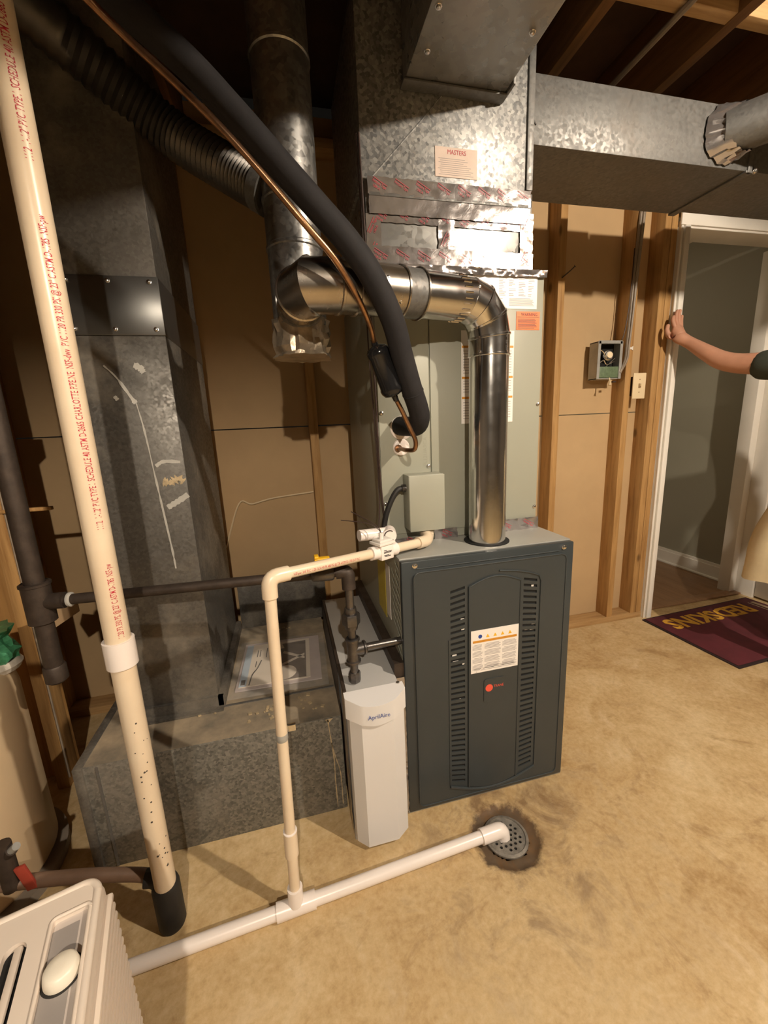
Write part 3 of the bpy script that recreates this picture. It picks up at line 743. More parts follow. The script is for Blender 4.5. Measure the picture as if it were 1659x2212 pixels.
MB().tube(e2, vr+.002, 40).build('elbow', 'vent_used', vc, 14)
for i in (1, 2, 3, 4):
    a = (e2[i]-e2[i-1]).normalized()+(e2[i+1]-e2[i]).normalized()
    MB().ring(e2[i], a, vr+.001, .010, .0045, 40).build('gore_seam', 'vent_used', vc)
for (q, dd) in ((h0-hd*.01, (.1,-.9,.3)), (h2+hd*.01, (0,-.8,-.6)), (Vector((.312,.085,1.425)), (-.8,-.6,0)), (h3, (0,-.95,.2))):
    d = Vector(dd).normalized(); screw(vc, q+d*(vr+.001), d, .004)
MB().text('5" 26 GA', .010, Matrix.Translation((.338, .085-.0525, 1.445)) @ FY(0) @ Matrix.Rotation(-PI/2, 4, 'Z'), width=.04).build('stamped_lettering', 'ink', vc, 0)

# corrugated flexible duct in the dark behind the flue
fd = thing('flexible_duct', 'dark corrugated flexible duct behind the flue stack', 'duct', (-.3, .2, 1.85))
pts = spline([(-.265, .17, 1.83), (-.36, .22, 1.90), (-.50, .27, 2.0), (-.66, .20, 2.10), (-.9, .05, 2.2), (-1.3, -.1, 2.26)], 22)
MB().tube(pts, [.050+(.0045 if i % 2 else -.002) for i in range(len(pts))], 24).build('corrugated_hose', 'flex', fd, 60)
MB().cyl(pts[0], Vector(pts[0])+(Vector(pts[2])-Vector(pts[0])).normalized()*.03, .056, None, 24).build('hose_clamp', 'galv', fd)

# ================================================================== return air riser and floor box
rs = thing('return_riser', 'tall dull grey return duct standing on the floor box', 'duct', (-.69, .5, .35))
MB().box(-.802, -.572, .240, .760, .375, 1.500, .002).build('lower_section', 'galv_old', rs)
MB().box(-.800, -.574, .242, .758, 1.640, 2.335, .002).build('upper_section', 'galv_old', rs)
M['band'] = mat('band_galvanized', (.20, .20, .195), .33, .85, .1, 7)
MB().box(-.804, -.570, .236, .762, 1.500, 1.645, .002).build('joint_band', 'band', rs)
fg = MB(); fg.box(-.815, -.556, .205, .245, .352, .358); fg.box(-.815, -.556, .228, .240, .358, .392); fg.box(-.572, -.553, .228, .772, .352, .392)
fg.build('base_flange', 'galv_old', rs, 0)
for z in (1.515, 1.632):
    for x in (-.785, -.69, -.592): screw(rs, (x, .236, z), r=.0048)
sm = MB(); random.seed(2)
def ribbon(mb, pts, w, y, wob=.3):
    vs = []
    for i, (x, z) in enumerate(pts):
        a = pts[max(0, i-1)]; b = pts[min(len(pts)-1, i+1)]; d = Vector((b[0]-a[0], b[1]-a[1])).normalized(); n = Vector((-d.y, d.x))
        ww = (w[i] if isinstance(w, list) else w)*(1+random.uniform(-wob, wob))
        vs += [(x+n.x*ww, y, z+n.y*ww), (x-n.x*ww, y, z-n.y*ww)]
    o = len(mb.v); mb.v += [tuple(v) for v in vs]; mb.f += [(o+2*i, o+2*i+1, o+2*i+3, o+2*i+2) for i in range(len(pts)-1)]
def sub2(pts, k=6):
    q = spline([(p[0], 0, p[1]) for p in pts], k); return [(v.x, v.z) for v in q]
ribbon(sm, sub2([(-.735, 1.425), (-.71, 1.395), (-.683, 1.345), (-.672, 1.325)]), [.002]*8+[.004]*8+[.006]*3, .2385)
ribbon(sm, sub2([(-.671, 1.325), (-.662, 1.25), (-.655, 1.14), (-.648, 1.03), (-.640, .90), (-.638, .84)]), .0022, .2385, .5)
ribbon(sm, sub2([(-.648, 1.150), (-.625, 1.162), (-.582, 1.158)]), .0045, .2385)
ribbon(sm, sub2([(-.634, 1.028), (-.60, 1.046), (-.574, 1.062)]), .0075, .2385)
ribbon(sm, sub2([(-.662, 1.425), (-.648, 1.418), (-.640, 1.405)]), .008, .2385)
ribbon(sm, sub2([(-.722, 1.345), (-.715, 1.335)]), .005, .2385)
sm.build('sealant_smear', 'smear', rs, 0)
sm = MB(); ribbon(sm, sub2([(-.636, 1.105), (-.615, 1.10), (-.595, 1.112), (-.580, 1.10)]), .010, .2383, .7); sm.build('dried_sealant', 'smear_tan', rs, 0)

bx = thing('return_boot', 'dusty grey sheet metal floor box in front of the wall', 'duct', (-.55, .42, 0))
BX0, BX1 = -.925, -.190
MB().box(BX0, BX1, .075, .800, 0, .350, .003).build('box_body', 'galv_box', bx)
MB().box(BX0+.002, BX1-.001, .077, .774, .350, .3512).build('top_sheet', 'dusttop', bx, 0)
MB().box(BX0-.004, BX0+.020, .068, .80, .0, .354, .002).build('corner_cleat', 'galv_old', bx)
MB().box(BX0+.05, BX0+.056, .0725, .076, .003, .345).build('seam', 'galv', bx, 0)
MB().box(-.552, BX1+.03, .775, .80, .350, .575, .002).build('back_panel', 'galv_old', bx)
MB().box(-.556, -.195, .225, .232, .350, .3545).build('seam', 'galv', bx, 0)
drip = MB(); random.seed(6)
ribbon(drip, sub2([(-.232, .345), (-.227, .27), (-.222, .20), (-.223, .12), (-.222, .015)]), .0016, .0735, .5)
ribbon(drip, sub2([(-.226, .26), (-.216, .20), (-.205, .14), (-.204, .02)]), .0012, .0735, .5)
drip.add([(-.243, .0735, .348), (-.215, .0735, .348), (-.229, .0735, .335)], [(0,1,2)])
drip.build('drip_mark', 'smear_tan', bx, 0)
cr = MB(); random.seed(12)
for (x, y, n) in ((-.60, .20, 2), (-.46, .15, 7), (-.40, .165, 8), (-.42, .12, 4), (-.31, .2, 6), (-.38, .72, 4), (-.34, .73, 4), (-.27, .15, 5)):
    for k in range(n):
        a = x+random.gauss(0, .02); b = y+random.gauss(0, .016); s = random.uniform(.002, .005)
        if .08 < b < .77: cr.box(a-s, a+s*1.4, b-s, b+s, .3512, .3512+s*.8, 0, Matrix.Translation((a,b,0)) @ Matrix.Rotation(random.random()*3, 4, 'Z') @ Matrix.Translation((-a,-b,0)))
o = cr.build('plaster_crumbs', 'smear_tan', None, 0); tag(o, 'pale plaster crumbs scattered on the floor box', 'debris', None, 'stuff')

# manual in a plastic bag on the box
mn = thing('manual_packet', 'equipment booklets in a clear plastic bag on the floor box', 'manual', (-.37, .43, .352))
Rm = Matrix.Translation((-.375, .435, .353)) @ Matrix.Rotation(math.radians(-2), 4, 'Z')
MB().box(-.150, .150, -.150, .165, 0, .004, 0, Rm).build('booklet', 'paperpink', mn, 0)
fc = MB(); fc.box(-.140, .110, -.135, .145, .0045, .007, 0, Rm); fc = fc.build('front_booklet', 'paper', mn, 0)
MB().box(-.140, -.115, -.135, .145, .0072, .0078, 0, Rm).build('blue_edge', 'bluepale', fc, 0)
pc = MB(); pc.prism([(-.02,-.13), (.095,-.13), (.095,.13), (.0,.125), (.01,.09), (-.04,.08), (-.035,-.02)], .0008, Rm @ Matrix.Translation((0,0,.0072))); pc.build('cover_picture', 'photo_dark', fc, 0)
pc = MB()
pc.lathe([(.045, 0), (.045, .0006)], Rm @ Vector((.015, -.085, .0081)), (0,0,1), 24)
pc.prism([(0,0),(.085,.055),(.085,.07),(-.005,.012)], .0006, Rm @ Matrix.Translation((.005,-.04,.0081)))
pc.prism([(0,0),(.085,-.06),(.085,-.045),(.005,.015)], .0006, Rm @ Matrix.Translation((.005,.05,.0081)))
pc.build('cover_drawing', 'paper', fc, 0)
pr = MB()
for (x, y, l) in ((-.095, .05, .05), (-.085, .05, .05), (-.095, -.02, .04), (-.06, .04, .07)): pr.box(x, x+.003, y, y+l, .0072, .0076, 0, Rm)
pr.box(-.135, -.12, -.125, -.095, .0080, .0083, 0, Rm)
pr.tube([Rm @ Vector(p) for p in spline([(-.105,-.13,.0078), (-.10,-.07,.0078), (-.085,-.03,.0078), (-.075,.02,.0078)], 5)], .002, 6)
pr.build('printed_lines', 'ink', fc, 0)
vs = []; nx = 26
for j in range(nx+1):
    for i in range(nx+1):
        x = -.172+.344*i/nx; y = -.19+.38*j/nx; e = min(1, min(i, nx-i, j, nx-j)/3)
        vs.append(Rm @ Vector((x, y, .002+e*(.0085+.003*mnoise.noise(Vector((x*25, y*25, 0)))))))
MB().add(vs, [(j*(nx+1)+i, j*(nx+1)+i+1, (j+1)*(nx+1)+i+1, (j+1)*(nx+1)+i) for j in range(nx) for i in range(nx)]).build('plastic_bag', 'film', mn, 60)

# ================================================================== media filter cabinet
fc_ = thing('filter_cabinet', 'white grey air filter cabinet between floor box and furnace', 'air filter', (-.105, .26, 0))
FX0, FX1, FY0, FY1, FZ1 = -.183, -.028, -.075, .606, .509
MB().box(FX0, FX1, FY0+.035, FY1, .0, FZ1, .002).build('cabinet', 'filtercab', fc_)
# wood grained tape strips along the cabinet's top edges
fo = MB(); fo.box(FX0-.006, FX0+.004, FY0+.04, FY1, FZ1-.012, FZ1+.004, .002); fo.build('edge_flange', 'ironold', fc_)
mbx = MB(); n = 34; vs = []
for j in range(n+1):
    z = .02+(.485-.02)*j/n
    for i in range(5):
        y = -.04+.072*i/4; vs.append((FX0-.003-.004*abs(mnoise.noise(Vector((y*60, z*45, 2)))), y, z))
mbx.add(vs, [(j*5+i, j*5+i+1, (j+1)*5+i+1, (j+1)*5+i) for j in range(n) for i in range(4)])
sd = mbx.build('side_tape', 'foil_old', fc_, 60)
pm = MB()
for k in range(9):
    pm.text('Venture Tape', .010, FX(FX0-.0085, .0, .05+k*.05) @ Matrix.Rotation(math.radians(62), 4, 'Z'), width=.04)
pm.build('tape_print', 'tapeink', sd, 0)
MB().box(FX0-.008, BX1, .076, .60, .355, FZ1-.004).build('duct_adapter', 'ironold', fc_, 0)
MB().box(FX1-.001, .001, .0, .69, .02, .545, 0).build('furnace_adapter', 'ironold', fc_, 0)
t1 = MB(); 
t1 = foil_strip(fc_, FX1+.002, .0, .015, .50, -.002, 'joint_tape', False, .004, 51)
# bowed door with angled sides
zt, zb = .497, .018
def doorsec(y, bow=.0):
    return [(FX0+.000, FY0+.034), (FX0+.004, FY0+.012), (FX0+.034, FY0-.012), (FX1-.030, FY0-.012), (FX1+.006, FY0+.010), (FX1+.006, FY0+.034)]
sec = doorsec(0); n = len(sec)
mbd = MB(); vs = [(x, y, zb+.006*(1 if i in (0,1,4,5) else 0)) for i, (x, y) in enumerate(sec)]+[(x, y, zt) for x, y in sec]
mbd.add(vs, [tuple(range(n)), tuple(n+i for i in reversed(range(n)))]+[(i, (i+1) % n, (i+1) % n+n, i+n) for i in range(n)])
dd = mbd.build('door', 'filterw', fc_, 0)
# crescent header with brand lettering
sec2 = [(FX0-.006, FY0+.034), (FX0-.006, FY0+.006), (FX0+.032, FY0-.019)]+[(FX0+.032+(FX1-.024-FX0-.032)*k/10, FY0-.019-.006*math.sin(PI*k/10)) for k in range(1, 10)]+[(FX1-.024, FY0-.019), (FX1+.010, FY0+.004), (FX1+.010, FY0+.034)]
n = len(sec2); mbh = MB()
top = [FZ1-.014+.016*abs((x-(FX0+FX1)/2)/.08)**2*1 for x, y in sec2]; bot = [FZ1-.075+.016*abs((x-(FX0+FX1)/2)/.08)**1.5 for x, y in sec2]
vs = [(x, y, bot[i]) for i, (x, y) in enumerate(sec2)]+[(x, y, top[i]) for i, (x, y) in enumerate(sec2)]
mbh.add(vs, [tuple(range(n)), tuple(n+i for i in reversed(range(n)))]+[(i, (i+1) % n, (i+1) % n+n, i+n) for i in range(n)])
hh = mbh.build('door_header', 'filterw', dd, 30)
vs, fs, w0 = text_mesh('AprilAire', 'CENTER'); k = .062/w0; tb = MB()
tb.add([((FX0+FX1)/2+.004+v[0]*k, FY0-.0262, FZ1-.046+v[1]*.0185) for v in vs], fs); tb.build('brand_lettering', 'blueink', hh, 0)
screw(fc_, (FX1-.004, FY0+.03, FZ1+.002), (0,0,1), .006)

# ================================================================== condensate drain
cd = thing('condensate_drain', 'cream plastic drain pipe from the coil to the floor drain', 'pipe', (-.364, -.18, 0))
pr_ = .0134
A = Vector((.128, .158, .906)); B = Vector((.112, .082, .886)); Cc = Vector((-.346, -.142, .912)); Dd = Vector((-.364, -.180, .020))
MB().tube(fillet([A+Vector((0,.012,.0)), Vector((.150, .155, .905)), Vector((.124, .10, .888))], .03), .0125, 16).build('outlet_stub', 'pvc', cd)
MB().tube(fillet([A, B+Vector((.004,.004,0)), B+(Cc-B).normalized()*.042], .022), .0178, 20).build('elbow', 'pvc', cd)
dh = (Cc-B).normalized(); dv = (Dd-Cc).normalized()
hp = MB().cyl(B+dh*.03, Cc-dh*.02, pr_, None, 24).build('horizontal_pipe', 'pvc', cd)
MB().cyl(Cc+dv*.02, Dd-dv*.02, pr_, None, 24).build('vertical_pipe', 'pvc', cd)
MB().tube(fillet([Cc-dh*.048, Cc, Cc+dv*.048], .026), .0178, 20).build('elbow', 'pvc', cd)
sideh = Vector((dh.y, -dh.x, 0)).normalized()
if sideh.y > 0: sideh = -sideh
def wraptext(mb, txt, p0, ax, r, facing, length, size, up=None):
    """text wrapped on a cylinder: runs from p0 along ax, facing = unit vector out of the pipe"""
    vs, fs, w0 = text_mesh(txt, 'LEFT'); k = length/w0; ax = Vector(ax).normalized(); f = (facing-ax*facing.dot(ax)).normalized(); t = f.cross(ax) if up is None else up
    out = []
    for v in vs:
        a = v[1]*size/r; out.append(Vector(p0)+ax*v[0]*k+(f*math.cos(a)+t*math.sin(a))*(r+.0004))
    mb.add(out, fs)
tm = MB(); st_ = Cc-dh*.055; 
wraptext(tm, 'NSF-pw  3/4" PVC 1120  SCH 40 PR 480 PSI @ 73F ASTM D-1785 3/4" PVC', st_, -dh, pr_, (sideh*.9+Vector((0,0,-.1))).normalized(), .19, .009, up=Vector((0,0,1)))
tm.build('pipe_lettering', 'redink', hp, 0)
# float switch on a tee
sw = B+dh*.175
MB().cyl(sw-dh*.045, sw+dh*.045, .0185, None, 20).build('tee', 'pvcw', cd)
fs_ = MB(); Rw = Matrix.Translation(sw) @ Matrix.Rotation(math.atan2(-dh.y, -dh.x), 4, 'Z')
fs_.box(-.022, .022, -.020, .020, -.020, .022, .003, Rw); fs_ = fs_.build('switch_body', 'pvcw', cd)
cpp = MB(); cpp.box(-.030, .026, -.024, .024, .022, .030, .002, Rw); cpp.box(-.024, .020, -.018, .018, .030, .037, .002, Rw); cpp.build('switch_cap', 'white', fs_)
MB().cyl(Rw @ Vector((-.006, 0, .036)), Rw @ Vector((-.006, 0, .054)), .006, None, 10).build('switch_stem', 'white', fs_)
pr = MB(); FS = Rw @ FY(-.0204)
for (x0, x1, z) in ((-.014, -.004, .008), (-.014, .014, .004), (-.014, .012, .001), (-.014, .004, -.006), (-.010, .010, -.009)): pr.box(x0, x1, -.0206, -.0200, z-.0012, z+.0008, 0, Rw)
pr.build('printed_lines', 'ink', fs_, 0)
for k, e in enumerate((-.012, .006)):
    MB().tube(spline([Rw @ Vector((-.006, 0, .054)), Rw @ Vector((-.010+e*.3, .004, .066)), Rw @ Vector((-.022+e, .03, .082)), Rw @ Vector((-.05+e*2, .09, .10+e))], 5), .0013, 6).build('switch_wire', 'wire', fs_)
# clean-out tee behind the switch
ct = MB(); q0 = Vector((-.104, .045, .935)); q1 = Vector((-.014, .066, .930))
ct.tube([q0, q1], .0165, 20); ct.cyl(q1+Vector((.004, .006, .0)), q1+Vector((-.004, -.034, -.001)), .0195, None, 24); ct.cyl(sw+Vector((0,.0,.01)), Vector((-.062, .056, .93)), .011, None, 12)
ct.build('cleanout_tee', 'pvcw', cd)
qf = q1+Vector((-.0041, -.0345, -.001)); MB().lathe([(.0165, 0), (.0165, .0004)], qf, (-.1,-1,-.02), 24).build('socket_shade', 'wire', cd, 0)
MB().lathe([(.0135, 0), (.0135, .0012)], qf, (-.1,-1,-.02), 24).build('socket_plug', 'white', cd, 0)
# fittings lower down
def along(z): return Cc+dv*((Cc.z-z)/(-dv.z))
MB().cyl(along(.246), along(.176), .0172, None, 20).build('coupling', 'pvc', cd)
MB().ring(along(.246), dv, .0134, .004, .004).build('coupling_rim', 'pvcw', cd)
MB().ring(along(.512), dv, pr_, .018, .0012, 24).build('pipe_strap', 'steelbox', cd)
cs = along(.522); MB().box(cs.x+.012, cs.x+.034, cs.y+.002, cs.y+.012, cs.z-.004, cs.z+.014, .002).build('strap_tab', 'zinc', cd)
FP0 = Vector((-1.25, -.236, .0175)); FP1 = Vector((.192, -.147, .0185))
MB().cyl(FP0, FP1, .0168, None, 24).build('floor_pipe', 'pvcw', cd)
dfl = (FP1-FP0).normalized(); tq = FP0+dfl*((Dd.x-FP0.x)/dfl.x)
MB().cyl(tq-dfl*.05, tq+dfl*.05, .0215, None, 24).build('floor_tee', 'pvcw', cd)
MB().cyl(tq+Vector((0,0,.012)), along(.075), .0195, None, 20).build('tee_hub', 'pvcw', cd)
MB().tube(fillet([FP1-dfl*.012, FP1+dfl*.060, FP1+dfl*.062+Vector((.0, -.004, -.036))], .03, 6), .0215, 24).build('drain_elbow', 'pvcw', cd)

# floor drain grate
gd = thing('floor_drain', 'round perforated metal floor drain under the pipe elbow', 'drain', (DRX, DRY, -.01))
hs = []
for i in range(-4, 5):
    for j in range(-4, 5):
        x = (i+.5*(j % 2))*.0155; y = j*.0135
        if math.hypot(x, y) < .043: hs.append([(x+.0047*math.cos(a*PI/4), y+.0047*math.sin(a*PI/4)) for a in range(8)])
MB().plate([(.058*math.cos(2*PI*k/40), .058*math.sin(2*PI*k/40)) for k in range(40)], hs, .003, Matrix.Translation((DRX, DRY, -.0025))).build('grate', 'grate', gd, 0)
MB().ring((DRX, DRY, -.004), (0,0,1), .0575, .010, .008, 40).build('rim', 'grate', gd)
MB().lathe([(.057, 0), (.057, .001)], (DRX, DRY, -.0075), (0,0,1), 30).build('sump', 'dark', gd, 0)

# ================================================================== tall PVC pipe at left
pv = thing('plastic_waste_pipe', 'tall cream plastic pipe with red lettering in front of the riser', 'pipe', (-.67, -.13, 0))
P0 = Vector((-.676, -.125, .02)); P1 = Vector((-.655, -.150, 2.34)); pd = (P1-P0).normalized(); PR = .0245
def pvz(z): return P0+pd*((z-P0.z)/pd.z)
pp = MB().cyl(P0, P1, PR, None, 32).build('pipe', 'pvc', pv)
MB().cyl(pvz(.752), pvz(.812), .0305, None, 32).build('coupling', 'pvcw', pv)
tm = MB(); fcam = (Vector((CP.x, CP.y, 0))-Vector((-.66, -.14, 0))).normalized()
tdir = lambda f: Vector((f.y, -f.x, 0))
S1 = '1112  1-1/2" PVC TYPE I  SCHEDULE 40 ASTM D-2665 CHARLOTTE PIPE/NE  NSF-dwv  PVC 1120 PR 330 PSI @ 23° C ASTM D-1785  NSF-pw'
for txt, z0, z1 in (('1120 PR 330 PSI @ 23° C ASTM D-1785  NSF-pw', .822, .985), (S1, 1.058, 1.605), (S1, 1.685, 2.23)):
    f = Matrix.Rotation(.30, 3, 'Z') @ fcam
    text_mesh(txt, 'LEFT', .004); tm = MB(); wraptext(tm, txt, pvz(z0), pd, PR, f, (z1-z0), .0165, up=Vector((0,0,1)).cross(f)*-1)
    tm.build('pipe_lettering', 'redink', pp, 0)
sp = MB(); random.seed(14)
for k in range(26):
    z = random.uniform(.20, .62); a = math.atan2(fcam.y, fcam.x)+random.uniform(-.5, .9); c = pvz(z); r = random.uniform(.0010, .0030)
    n_ = Vector((math.cos(a), math.sin(a), 0)); sp.lathe([(r, 0), (r, .0002)], c+n_*(PR-.0001), n_, 7)
sp.build('grime_specks', 'grime', pp, 0)
rbm = MB(); rbm.lathe([(.029, .0), (.032, .008), (.032, .125), (.0295, .135), (.026, .14)], (-.677, -.122, .0), (0,0,1), 28)
rbm.tube(spline([(-.722, -.112, .150), (-.70, -.114, .145), (-.680, -.119, .118)], 4), .021, 16); rbm.build('rubber_boot', 'rubber', pv)

bp = thing('floor_branch_pipe', 'brown pipe with red valve handle running low past the tank', 'pipe', (-1.0, -.1, .2))
M['brownpipe'] = mat('brown_pipe', (.20, .125, .085), .5, 0, .2, 14)
MB().tube(spline([(-1.10, -.115, .262), (-1.04, -.112, .245), (-.93, -.105, .215), (-.83, -.105, .19), (-.739, -.106, .160), (-.712, -.112, .150)], 6), .0155, 14).build('pipe', 'brownpipe', bp)
MB().cyl((-1.065, -.09, .25), (-1.09, -.03, .25), .014, None, 12).build('tank_nipple', 'brownpipe', bp)
vb = MB(); vb.cyl((-.990, -.112, .225), (-.990, -.112, .345), .018, None, 14); vb.cyl((-.990, -.112, .310), (-.968, -.118, .332), .012, None, 12); vb.build('valve_body', 'ironold', bp)
MB().cyl((-.970, -.118, .330), (-.955, -.122, .343), .0085, None, 12).build('valve_spout', 'steelbox', bp)
MB().box(-.011, .011, -.004, .004, 0, .07, .002, Matrix.Translation((-.949, -.118, .214)) @ Matrix.Rotation(-.22, 4, 'Y')).build('red_handle', 'redh', bp)

# ================================================================== gas piping
gp = thing('gas_pipe', 'dark iron gas pipe with yellow valve feeding the furnace', 'pipe', (-.15, .0, .51))
G0 = Vector((-.930, .105, .832)); G1 = Vector((-.150, .005, .850))
gl = (G1-G0).normalized()
MB().cyl(G0, G1, .0135, None, 20).build('horizontal_pipe', 'ironold', gp)
MB().ring(G0+gl*.075, gl, .0135, .010, .005, 20).build('pale_ring', 'smear', gp)
MB().tube([(-.925, .105, 2.33), (-.930, .105, .87)], .022, 18).build('riser_pipe', 'ironold', gp)
tt = MB(); tt.cyl((-.930, .105, .78), (-.930, .105, .885), .031, None, 20); tt.cyl(G0, G0+gl*.062, .021, None, 18); tt.build('tee', 'ironold', gp)
MB().ring((-.930, .105, .882), (0,0,1), .029, .012, .005, 20).build('tee_band', 'ironold', gp)
MB().cyl((-.930, .105, .64), (-.930, .105, .78), .021, None, 18).build('drip_leg', 'ironold', gp)
MB().lathe([(.018, .605), (.026, .612), (.026, .650), (.023, .655)], (-.930, .105, 0), (0,0,1), 18).build('pipe_cap', 'ironold', gp)
gx, gy = -.148, .000
MB().tube(fillet([G1-gl*.03, G1+gl*.002, (gx, gy, .80)], .02), .019, 16).build('elbow', 'ironold', gp)
MB().cyl((gx, gy, .82), (gx, gy, .58), .0115, None, 18).build('drop_pipe', 'iron', gp)
MB().ring((gx, gy, .815), (0,0,1), .012, .02, .005, 18).build('coupling_rim', 'iron', gp)
un = MB(); un.lathe([(.016, .725), (.018, .735), (.016, .745)], (gx, gy, 0), (0,0,1), 16); un.lathe([(.025, .695), (.026, .700), (.026, .722), (.024, .727)], (gx, gy, 0), (0,0,1), 6); un.lathe([(.017, .680), (.019, .690), (.019, .696)], (gx, gy, 0), (0,0,1), 16); un.build('union', 'iron', gp)
ta = MB(); ta.cyl((gx, gy, .580), (gx, gy, .648), .0175, None, 18); ta.cyl((gx, gy, .613), (gx+.034, gy+.004, .613), .0175, None, 18)
for z in (.580, .648): ta.ring((gx, gy, z), (0,0,1), .0172, .010, .004, 18)
ta.ring((gx+.034, gy+.004, .613), (1,.1,0), .0172, .010, .004, 18); ta.build('tee', 'iron', gp)
MB().cyl((gx+.03, gy+.004, .613), (.012, .022, .606), .0112, None, 18).build('branch_pipe', 'iron', gp)
MB().cyl((gx, gy, .54), (gx, gy, .585), .0115, None, 18).build('drip_leg', 'iron', gp)
MB().lathe([(.013, .512), (.0175, .516), (.0175, .540), (.0155, .546)], (gx, gy, 0), (0,0,1), 8).build('pipe_cap', 'iron', gp)
vx = G0+gl*((-.215-G0.x)/gl.x)
MB().lathe([(.018, -.03), (.021, -.025), (.021, .025), (.018, .03)], vx, gl, 12).build('valve_body', 'iron', gp)
hv = MB(); hv.box(vx.x-.02, vx.x+.022, vx.y-.010, vx.y+.012, vx.z+.020, vx.z+.046, .003); hv.box(vx.x-.02, vx.x-.008, vx.y-.012, vx.y+.014, vx.z+.046, vx.z+.053, .002); hv.build('valve_handle', 'yellow', gp)

# ================================================================== refrigerant lines
sl = thing('suction_line', 'thick black foam insulated refrigerant line curving to the coil', 'pipe', (.066, .16, 1.226))
pts = spline([(.060, .158, 1.232), (.070, .110, 1.230), (.080, .060, 1.232), (.078, .028, 1.252), (.068, .012, 1.280), (.043, -.013, 1.330), (.013, -.042, 1.402), (-.018, -.077, 1.474), (-.068, -.106, 1.552), (-.117, -.116, 1.611), (-.172, -.121, 1.664), (-.247, -.125, 1.737), (-.322, -.126, 1.812), (-.40, -.124, 1.885), (-.52, -.12, 1.97), (-.72, -.06, 2.10), (-1.0, .0, 2.22), (-1.4, .1, 2.26)], 8)
MB().tube(pts, [.0285-.0020*min(1, i/70) for i in range(len(pts))], 22).build('foam_insulation', 'insul', sl, 60)
MB().cyl((.060, .166, 1.232), (.060, .150, 1.232), .0245, None, 20).build('stub', 'copper', sl)
bq = pts[38]; bt = (pts[39]-pts[37]).normalized(); MB().ring(bq, bt, .0272, .004, .0014, 22).build('insulation_joint', 'insul', sl)
ll = thing('liquid_line', 'thin copper refrigerant line with black filter drier', 'pipe', (.05, .16, 1.17))
MB().tube(spline([(.050, .165, 1.166), (.050, .11, 1.165), (.052, .065, 1.164), (.062, .030, 1.168), (.062, .020, 1.192), (.047, .014, 1.222), (.024, .006, 1.268), (.008, .000, 1.296)], 6), .0062, 12).build('copper_tail', 'copper', ll)
MB().cyl((.050, .166, 1.166), (.050, .150, 1.166), .011, None, 14).build('stub', 'copper', ll)
da, db = Vector((.002, -.002, 1.308)), Vector((-.047, -.020, 1.428)); dx = (db-da).normalized(); LD = (db-da).length
MB().lathe([(.007, -.012), (.008, 0), (.024, .006), (.029, .014), (.030, .022), (.028, .028), (.028, LD-.028), (.030, LD-.022), (.029, LD-.014), (.024, LD-.006), (.008, LD), (.007, LD+.014)], da, dx, 28).build('filter_drier', 'drier', ll, 40)
MB().tube(spline([db+dx*.005, (-.066, -.052, 1.468), (-.103, -.095, 1.519), (-.150, -.135, 1.570), (-.203, -.155, 1.618), (-.245, -.160, 1.662), (-.29, -.165, 1.708), (-.35, -.17, 1.765), (-.46, -.165, 1.86), (-.66, -.20, 1.99), (-1.0, -.05, 2.15), (-1.4, .04, 2.19)], 7), .0066, 12).build('copper_line', 'copper', ll)
cwr = thing('thermostat_wires', 'thin dark wires hanging down the coil cabinet edge', 'wire', (-.01, .15, .87))
MB().tube(spline([(-.024, .16, 1.98), (-.022, .155, 1.75), (-.018, .15, 1.55), (-.014, .15, 1.3), (-.012, .15, 1.1), (-.004, .15, .93), (-.02, .12, .875)], 6), .0028, 6).build('wire', 'wire', cwr)
MB().tube(spline([(-.030, .165, 1.98), (-.026, .165, 1.7), (-.026, .16, 1.45), (-.018, .155, 1.2), (-.016, .155, 1.0), (-.03, .14, .90)], 6), .0022, 6).build('wire', 'wire', cwr)

# ================================================================== small things on the stud wall
jb = thing('control_box', 'open steel wall box with green circuit board on the stud', 'electrical box', (1.39, .84, 1.4))
jx0, jx1, jz0, jz1 = 1.335, 1.478, 1.425, 1.612; jy = .845
bk = MB(); bk.box(jx0, jx1, jy+.06, jy+.064, jz0, jz1)
for a in ((jx0, jx0+.004, jy, jy+.06, jz0, jz1), (jx1-.004, jx1, jy, jy+.06, jz0, jz1), (jx0, jx1, jy, jy+.06, jz0, jz0+.004), (jx0, jx1, jy, jy+.06, jz1-.004, jz1)): bk.box(*a)
for a in ((jx0-.004, jx0+.012, jz0, jz1), (jx1-.012, jx1+.004, jz0, jz1), (jx0, jx1, jz1-.012, jz1+.003)): bk.box(a[0], a[1], jy-.004, jy, a[2], a[3])
bk.build('steel_box', 'steelbox', jb, 0)
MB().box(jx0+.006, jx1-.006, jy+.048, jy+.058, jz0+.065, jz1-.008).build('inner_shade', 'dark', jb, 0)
MB().box(jx0+.012, jx1-.012, jy-.001, jy+.02, jz0+.006, jz0+.062, .002).build('circuit_board', 'pcb', jb)
MB().lathe([(.026, 0), (.026, .012), (.020, .014), (.018, .022), (.0, .022)][:4], (1.418, jy+.03, 1.545), (-.25,-1,.05), 20).build('relay_ring', 'zinc', jb)
MB().lathe([(.015, 0), (.015, .004)], (1.4125, jy+.007, 1.546), (-.25,-1,.05), 18).build('relay_face', 'almond', jb)
for p in (((1.35, 1.575), (1.375, 1.56), (1.395, 1.53)), ((1.35, 1.505), (1.38, 1.52), (1.40, 1.50), (1.45, 1.515)), ((1.35, 1.47), (1.39, 1.485), (1.45, 1.53))):
    MB().tube(spline([(x, jy+.01, z) for x, z in p], 5), .003, 6).build('wire', 'zinc', jb)
MB().tube([(1.415, jy, 1.43), (1.412, jy-.01, 1.405), (1.409, jy-.012, 1.392)], [.003, .003, .008], 8).build('dangling_tag', 'almond', jb)
MB().box(1.432, 1.450, jy-.01, jy+.004, 1.406, 1.413, .001).build('dangling_clip', 'wire', jb)
